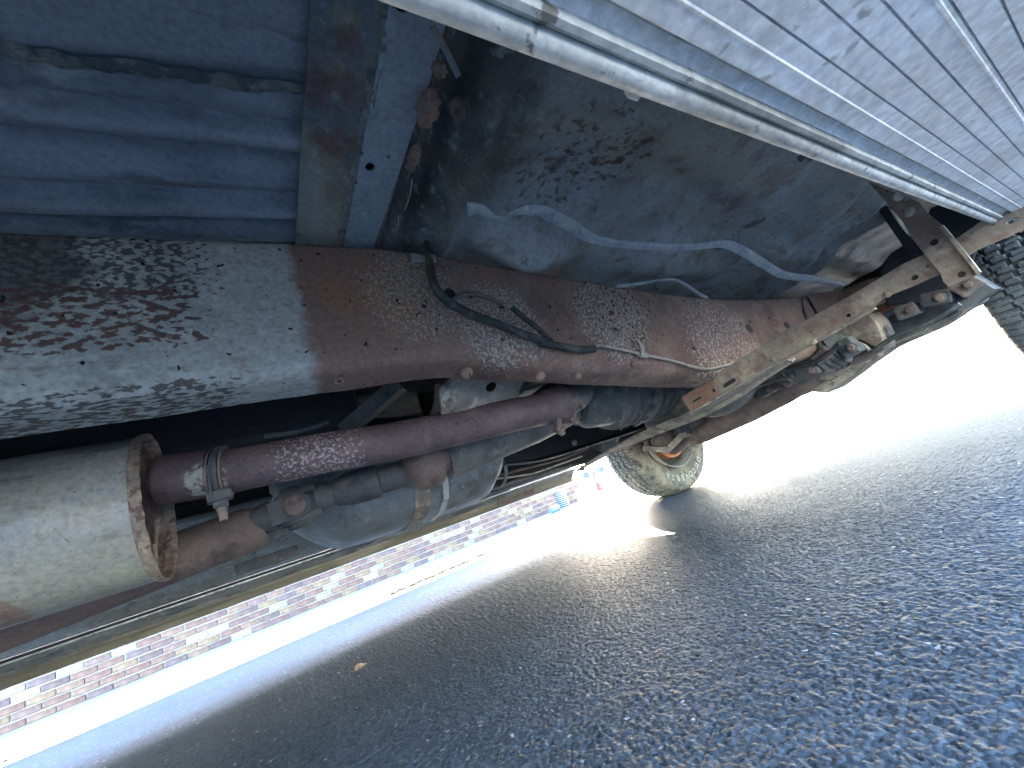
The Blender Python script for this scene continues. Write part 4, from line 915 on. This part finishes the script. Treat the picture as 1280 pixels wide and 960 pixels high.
rc_ = random.Random(5)
for k in range(9):
    px = 600 + k * 17 + rc_.uniform(-6, 6); py = 588 - k * 5.5 + rc_.uniform(-14, 6)
    part('wing_bracket', box(at(px, py, y=1.5), (rc_.uniform(.03, .09), .05, rc_.uniform(.02, .06)), rot=Matrix.Rotation(rc_.uniform(-.6, .6), 3, 'Y'), bev=.004), 'grime')
part('wing_edge', tube(catmull([at(590, 604, y=1.52), at(640, 590, y=1.52), at(700, 574, y=1.52), at(735, 560, y=1.50)], 5), .006, 8), 'brown', 50)
for k, (px, py, X, w, h, m_) in enumerate([(1030, 444, 1.40, .05, .03, 'brown'), (1062, 434, 1.42, .04, .05, 'grime'), (1078, 446, 1.60, .09, .03, 'brown'), (1012, 462, 1.42, .06, .025, 'greycast'), (988, 474, 1.50, .05, .03, 'brown'), (1100, 415, 1.55, .04, .05, 'grime'), (1135, 388, 1.62, .05, .04, 'greycast'), (1172, 372, 1.62, .06, .04, 'grime'), (1208, 356, 1.62, .05, .05, 'brown'), (960, 488, 1.60, .07, .03, 'grime'), (930, 500, 1.7, .06, .03, 'brown')]):
    part('suspension_bracket', box(at(px, py, x=X), (.05, w, h), rot=Matrix.Rotation(-.4 + .23 * (k % 4), 3, 'X'), bev=.005), m_)
    part('bolt', hexbolt(at(px + 3, py, x=X - .026), (-1, 0, 0), .009, .012), 'brown')
for pts in [[(960, 470), (985, 462), (1020, 452), (1050, 430)], [(1090, 440), (1120, 420), (1160, 404), (1200, 380)], [(900, 505), (930, 490), (962, 478), (990, 470)]]:
    part('hydraulic_hose', tube(catmull([at(*q, x=1.36) for q in pts], 6), .006, 10), 'rubber', 60)
for px, py in [(1120, 398), (1165, 384), (1190, 372), (1130, 416)]:
    part('arm_bolt', hexbolt(at(px, py, x=1.775), (-1, 0, -.1), .010, .012), 'brown')
part('arm_flange', sweep([at(1112, 432, x=1.78), at(1150, 416, x=1.78), at(1185, 398, x=1.78), at(1232, 372, x=1.78)], ribbon(.01, .006)), 'tan')
part('arm_glint', plate(slot2(0, 0, .05, .006), [], .004, frame_of(at(1157, 375, x=1.76), at(1165, 371, x=1.76) - at(1150, 380, x=1.76), (-1, 0, 0))), 'clip')  # pale slot-shaped plate, a painted highlight on the arm
# ---- fuel tank / heat shield on the far side ---------------------------------
def ty(px, py, Y=1.45): return at(px, py, y=Y)
tz = H
tk_x0, tk_x1 = .02, .80
prof_t = [(1.30, H + .30), (1.285, H + .16), (1.29, H + .11), (1.32, H + .07), (1.40, H + .035), (1.52, H + .02), (1.66, H + .028), (1.71, H + .06), (1.71, H + .3)]
P = []
for x in np.linspace(tk_x0, tk_x1, 60):
    k = 1.0
    e = bumpf(x, tk_x1, tk_x1 - .12) * bumpf(x, tk_x0 - .01, tk_x0 + .2); P.append([(x, y, H + .3 - (H + .3 - z) * (.25 + .75 * float(e) ** .45)) for y, z in prof_t])
P = np.array(P); P[:, :, 2] += fbm(P[:, :, 0], P[:, :, 1], 8, 3, 17) * .012
tk = part('fuel_tank', grid(P), 'shield', 60, 'grey blue fuel tank with rounded front end')
obj('tank_rim', sweep([Vector((tk_x1 - .003 - .1 * (1 - math.sin(PI * t)) ** 2, 1.29 + .42 * t, H + .19 - .0 * t - .14 * math.sin(PI * t))) for t in np.linspace(.02, .98, 20)], ribbon(.012, .004)), M['shield'], tk)
for xx, w in ((.42, .05), (.50, .02)):
    obj('tank_strap', sweep([Vector((xx, y, z - .006)) for y, z in prof_t[1:-1]], ribbon(w, .004), up=Vector((0, .0, 1))), M['tan' if w > .03 else 'linepaint'], tk)
part('tank_bracket', box(at(335, 700, y=1.5), (.16, .05, .03), bev=.003), 'grime')

# ---- far sill and far running board ------------------------------------------
far = [(1.45, H + .32, 'b'), (1.60, H + .22, 'b'), (1.70, H + .15, 'b'), (1.745, H + .105, 'b'), (1.775, H + .078, 'b'), (1.79, H + .052, 'b'), (1.795, H + .042, 'b')]
xs = np.concatenate([np.arange(-1.9, .62, .04)])
P = np.array([[(x, y, z) for y, z, _ in far] for x in xs]); P[:, :, 2] += fbm(P[:, :, 0], P[:, :, 1], 5, 3, 19) * .02 * (P[:, :, 1] < 1.77)
part('far_sill', grid(P), 'rocker', 60, 'far side blue sill with faded paint')
part('sill_seam', sweep([(-1.9, 1.797, H + .038), (1.0, 1.797, H + .034)], ribbon(.006, .008)), 'black')
part('sill_seam', sweep([(-1.9, 1.803, H + .031), (1.0, 1.803, H + .027)], ribbon(.004, .004)), 'clip')
fb = [(1.805, H + .028), (1.83, H + .016), (1.845, H + .008), (1.865, H - .001), (1.868, H - .007), (1.872, H - .011), (1.885, H - .015), (1.89, H - .030), (1.90, H - .032), (2.06, H - .02), (2.07, H + .0), (2.05, H + .01)]
P = np.array([[(x, y, z) for y, z in fb] for x in np.arange(-1.9, 1.5, .05)])
P[:, :4, 2] += fbm(P[:, :4, 0], P[:, :4, 1], 14, 3, 23) * .006
fbo = part('far_running_board', grid(P[:, :4]), 'olive', 50, 'far running board underside, olive with dirt')
obj('board_edge', grid(P[:, 3:9]), M['tanedge'], fbo); obj('board_top', grid(P[:, 8:]), M['tanedge'], fbo)
# far support strap ends with bolt holes
fs_ = part('far_strap', plate([(-.16, -.022), (.06, -.022), (.065, .0), (.06, .022), (-.16, .016)], [slot2(.03, 0, .014, .006), ring2(-.008, 0, .006), slot2(-.05, 0, .02, .006)], .004, frame_of(at(655, 616, y=1.86), (1, 0, .0), (0, -1, -.35))), 'brown', None, 'rust brown strap end with holes at the far board')
part('strap_patch', box(at(585, 632, y=1.84), (.22, .006, .022), bev=.002), 'brown')

# ---- wheels --------------------------------------------------------------------
def make_tyre_mesh(Rr=.345, W=.25, n=720):
    # cross-section: from inner bead over the tread to the outer bead; s in [-1,1]
    sec = []; side_n = 16; tn = 64
    hw = W / 2
    for k in range(side_n):
        t = k / side_n; a = PI / 2 * t
        sec.append((-(hw - .03) - .03 * math.sin(a * 1.0) * 1.0 + (.0 if t < .5 else .012 * (t - .5) * 2), .195 + (Rr - .022 - .195) * t, -2))
    for k in range(tn + 1):
        s = -1 + 2 * k / tn; sec.append((s * (hw - .018), Rr - .010 * s * s - .006 * abs(s) ** 6, s))
    for k in range(side_n - 1, -1, -1):
        y, r_, _ = sec[k]; sec.append((-y, r_, 2))
    sec = np.array(sec); th = np.linspace(0, 2 * PI, n, endpoint=False)
    Y = np.broadcast_to(sec[:, 0], (n, len(sec))).copy(); Rad = np.broadcast_to(sec[:, 1], (n, len(sec))).copy(); S = np.broadcast_to(sec[:, 2], (n, len(sec)))
    T = np.broadcast_to(th[:, None], S.shape)
    tread = np.abs(S) <= 1.0
    N_ = 56; ph = T * N_ / (2 * PI)
    zig = .035 * np.sign(np.sin(2 * PI * ph)) * .9
    depth = np.zeros(S.shape)
    for c in (-.55, -.18, .18, .55):
        depth = np.maximum(depth, (np.abs(S - c - zig) < .042) * .009)
    stag = np.where(S > .55, .3, np.where(S > .18, .0, np.where(S > -.18, .5, np.where(S > -.55, .15, .6))))
    f = (ph + stag + .25 * S) % 1
    depth = np.maximum(depth, (f < .17) * .008)
    depth = np.maximum(depth, ((f > .52) & (f < .58) & (np.abs(S) < .95)) * .004)
    Rad = Rad - depth * tread
    # shoulder lugs on the sidewall top
    sh = (np.abs(S) == 2) & (Rad > Rr - .05)
    Rad = Rad - sh * ((ph + .3) % 1 < .17) * .005
    # sidewall rings
    P = np.stack([Rad * np.cos(T), Y, Rad * np.sin(T)], -1)
    return grid(P, closed_u=True)
tyre_me = make_tyre_mesh(); tyre_me.materials.append(M['tyre']); 
tyre_me.polygons.foreach_set('use_smooth', [False] * len(tyre_me.polygons))
tyre_near = tyre_me.copy(); tyre_near.materials[0] = M['tyreblack']
def rim_mesh(inner_side):
    s = inner_side  # -1: the open back faces -Y
    return lathe((0, .13 * s, 0), (0, -s, 0), [(0, .198), (.004, .204), (.01, .2), (.02, .188), (.05, .18), (.10, .172), (.16, .165), (.18, .14), (.17, .10), (.15, .06), (.15, .001)], n=64, caps=False)
def text_on_tyre(word, ang0, rad, parent, side=-1, size=.046, y=-.1235):
    a = ang0
    for ch in word:
        cu = bpy.data.curves.new('t', 'FONT'); cu.body = ch; cu.size = size; cu.extrude = .0009; cu.align_x = 'CENTER'; cu.offset = .0008
        o = bpy.data.objects.new('t', cu); me = bpy.data.meshes.new_from_object(o); bpy.data.objects.remove(o)
        # letter top points outward; seen from -Y
        out_ = Vector((math.cos(a), 0, math.sin(a))); nrm_ = Vector((0, side, 0)); right = out_.cross(nrm_).normalized()
        p = out_ * rad + Vector((0, y, 0))
        Mx = Matrix([[right.x, out_.x, nrm_.x, p.x], [right.y, out_.y, nrm_.y, p.y], [right.z, out_.z, nrm_.z, p.z], [0, 0, 0, 1]])
        me.transform(Mx); me.materials.append(M['letter']); l = bpy.data.objects.new('letter', me); sc.collection.objects.link(l); l.parent = parent
        a += (-1 if right.dot(Vector((-math.sin(a), 0, math.cos(a)))) < 0 else 1) * size * (.42 if ch == 'I' else .82) / rad
def wheel(x, y, z, s, rot, label, text=None):
    hub = bpy.data.objects.new('wheel', rim_mesh(s)); hub.data.materials.append(M['rim']); sc.collection.objects.link(hub)
    hub.parent = truck; hub.matrix_parent_inverse = Matrix.Translation(truck.location).inverted(); hub.location = (x, y, z); hub.rotation_euler = rot
    hub['label'] = label; smooth_by_angle(hub.data, 40)
    t = bpy.data.objects.new('tyre', tyre_near if y < 1 else tyre_me); sc.collection.objects.link(t); t.parent = hub
    d = obj('brake_drum', lathe((0, .12 * s, 0), (0, -s, 0), [(0, .02), (.005, .125), (.008, .14), (.06, .142), (.065, .11)], n=48), M['orange'], hub, smooth=40)
    obj('hub_centre', lathe((0, .15 * s, 0), (0, -s, 0), [(0, .02), (.0, .045), (.03, .05)], n=30), M['brown'], hub, smooth=40)
    if text: text_on_tyre(text, R(-50), .25, hub)
    return hub
wheel(AX + .0, 1.80, .338, -1, (0, 0, 0), 'far front wheel, orange drum, dusty tyre with raised lettering', 'DISCOVERER')
wheel(2.14, .10, .345, 1, (0, 0, R(-4)), 'near front wheel with blocky tread')
wheel(-1.25, .10, .345, 1, (0, 0, 0), 'near rear wheel'); wheel(-1.25, 1.80, .345, -1, (0, 0, 0), 'far rear wheel')
part('rear_axle', lathe((-1.25, .2, H + .05), (-1.25, 1.7, H + .05), [(0, .045), (.6, .045), (.66, .12), (.84, .12), (.9, .045), (1.5, .045)], n=24, up=Vector((1, 0, 0))), 'grime', 50)

# ---- body outside ----------------------------------------------------------------
def arch(cx, r_=.43, n=14, z0=.52): return [(cx - r_ * math.cos(PI * k / n), z0 - .13 + r_ * math.sin(PI * k / n) * 1.0) for k in range(n + 1)]
side_out = [(-2.4, .58), (-2.4, 1.2), (-1.2, 1.25), (1.45, 1.22), (3.35, 1.10), (3.45, .95), (3.45, .55)]
bottom = [(3.45, .52)] + [(x, z) for x, z in arch(2.12)[::-1]] + [(1.66, .46), (-.78, .46)] + [(x, z) for x, z in arch(-1.25)[::-1]] + [(-1.72, .5)]
for yy, nm in ((.005, 'near'), (1.895, 'far')):
    bs_ = part('body_side', plate(side_out + bottom, [], .02, frame_of((0, yy, 0), (1, 0, 0), (0, -1, 0)), .004), 'body', None, nm + ' side body panel')
    obj('side_window', plate([(-1.1, 1.28), (-1.0, 1.68), (.85, 1.68), (1.3, 1.28)], [], .01, frame_of((0, yy + (.03 if yy < 1 else -.03), 0), (1, 0, 0), (0, -1, 0)), .001), M['glass'], bs_)
part('roof', box((-.1, CY, 1.74), (1.95, 1.7, .05), bev=.02), 'body')
part('hood', box((2.45, CY, 1.16), (1.95, 1.84, .05), bev=.02), 'body')
part('windscreen', box((1.12, CY, 1.47), (.02, 1.7, .62), rot=Matrix.Rotation(-.7, 3, 'Y')), 'glass')
part('rear_window', box((-1.12, CY, 1.47), (.02, 1.7, .5)), 'glass')
part('front_panel', box((3.42, CY, .88), (.04, 1.84, .5), bev=.01), 'body')
part('front_bumper', box((3.6, CY, .56), (.12, 1.95, .22), bev=.03, seg=3), 'clip')
part('cab_floor', box((.1, CY, 1.2), (4.8, 1.8, .02)), 'grime')
part('bumper_apron', box((3.5, CY, .66), (.25, 1.8, .03), bev=.005), 'body')
part('tailgate', box((-2.4, CY, .9), (.04, 1.84, .65), bev=.01), 'body')

# ================================================================== leaves
def leaf_mesh(L_, W_, curl, seed):
    rnd = random.Random(seed); n = 9; P = []
    for i in range(n):
        t = i / (n - 1); w = W_ * math.sin(PI * min(1, t * .94 + .05)) ** .8 * (1 + .25 * math.sin(t * 21 + seed)); row = []
        for j in range(7):
            s = -1 + j / 3; row.append((L_ * (t - .5), w * s * .5, curl * (s * s * .35 + .5 * math.sin(t * 3.0)) + rnd.uniform(-.05, .05) * W_ * abs(s)))
        P.append(row)
    me = grid(np.array(P)); bm = bmesh.new(); bm.from_mesh(me)
    bmesh.ops.solidify(bm, geom=bm.faces[:], thickness=.0004); bm.to_mesh(me); bm.free(); return me
def leaf(name, loc, rot, L_, W_, curl, seed, label, cat='leaf'):
    e = empty(name, loc, label, cat); e.rotation_euler = rot
    b = bpy.data.objects.new('leaf_blade', leaf_mesh(L_, W_, curl, seed)); b.data.materials.append(M['leaf']); sc.collection.objects.link(b); b.parent = e
    s = bpy.data.objects.new('leaf_stalk', tube([(-L_ * .9, 0, curl * .4), (-L_ * .6, 0, curl * .1), (L_ * .3, 0, curl * .4)], .0007, 6)); s.data.materials.append(M['leaf']); sc.collection.objects.link(s); s.parent = e
    return e
g = at(452, 838, z=-.297)
leaf('fallen_leaf', g + Vector((0, 0, .005)), (.2, .1, .6), .038, .030, .012, 3, 'small curled brown leaf lying alone on the asphalt')
def caught(px, py, px2, py2, L_, W_, seed, label):
    q = at(px, py, z=.410); zz = (Vector((0, 0, H)) - q).normalized(); xx = (at(px2, py2, z=.41) - q); xx = (xx - zz * xx.dot(zz)).normalized(); yy = zz.cross(xx)
    rot = Matrix((xx, yy, zz)).transposed().to_euler()
    leaf('caught_leaf', q, rot, L_, W_, .010, seed, label)
caught(535, 135, 545, 100, .042, .024, 5, 'dry pinkish brown leaf caught in the gap beside the floor cross member')
caught(549, 86, 553, 76, .016, .016, 8, 'small crumpled dark leaf scrap near the top of the gap')
caught(518, 196, 524, 178, .034, .014, 12, 'long narrow brown leaf low down in the gap')
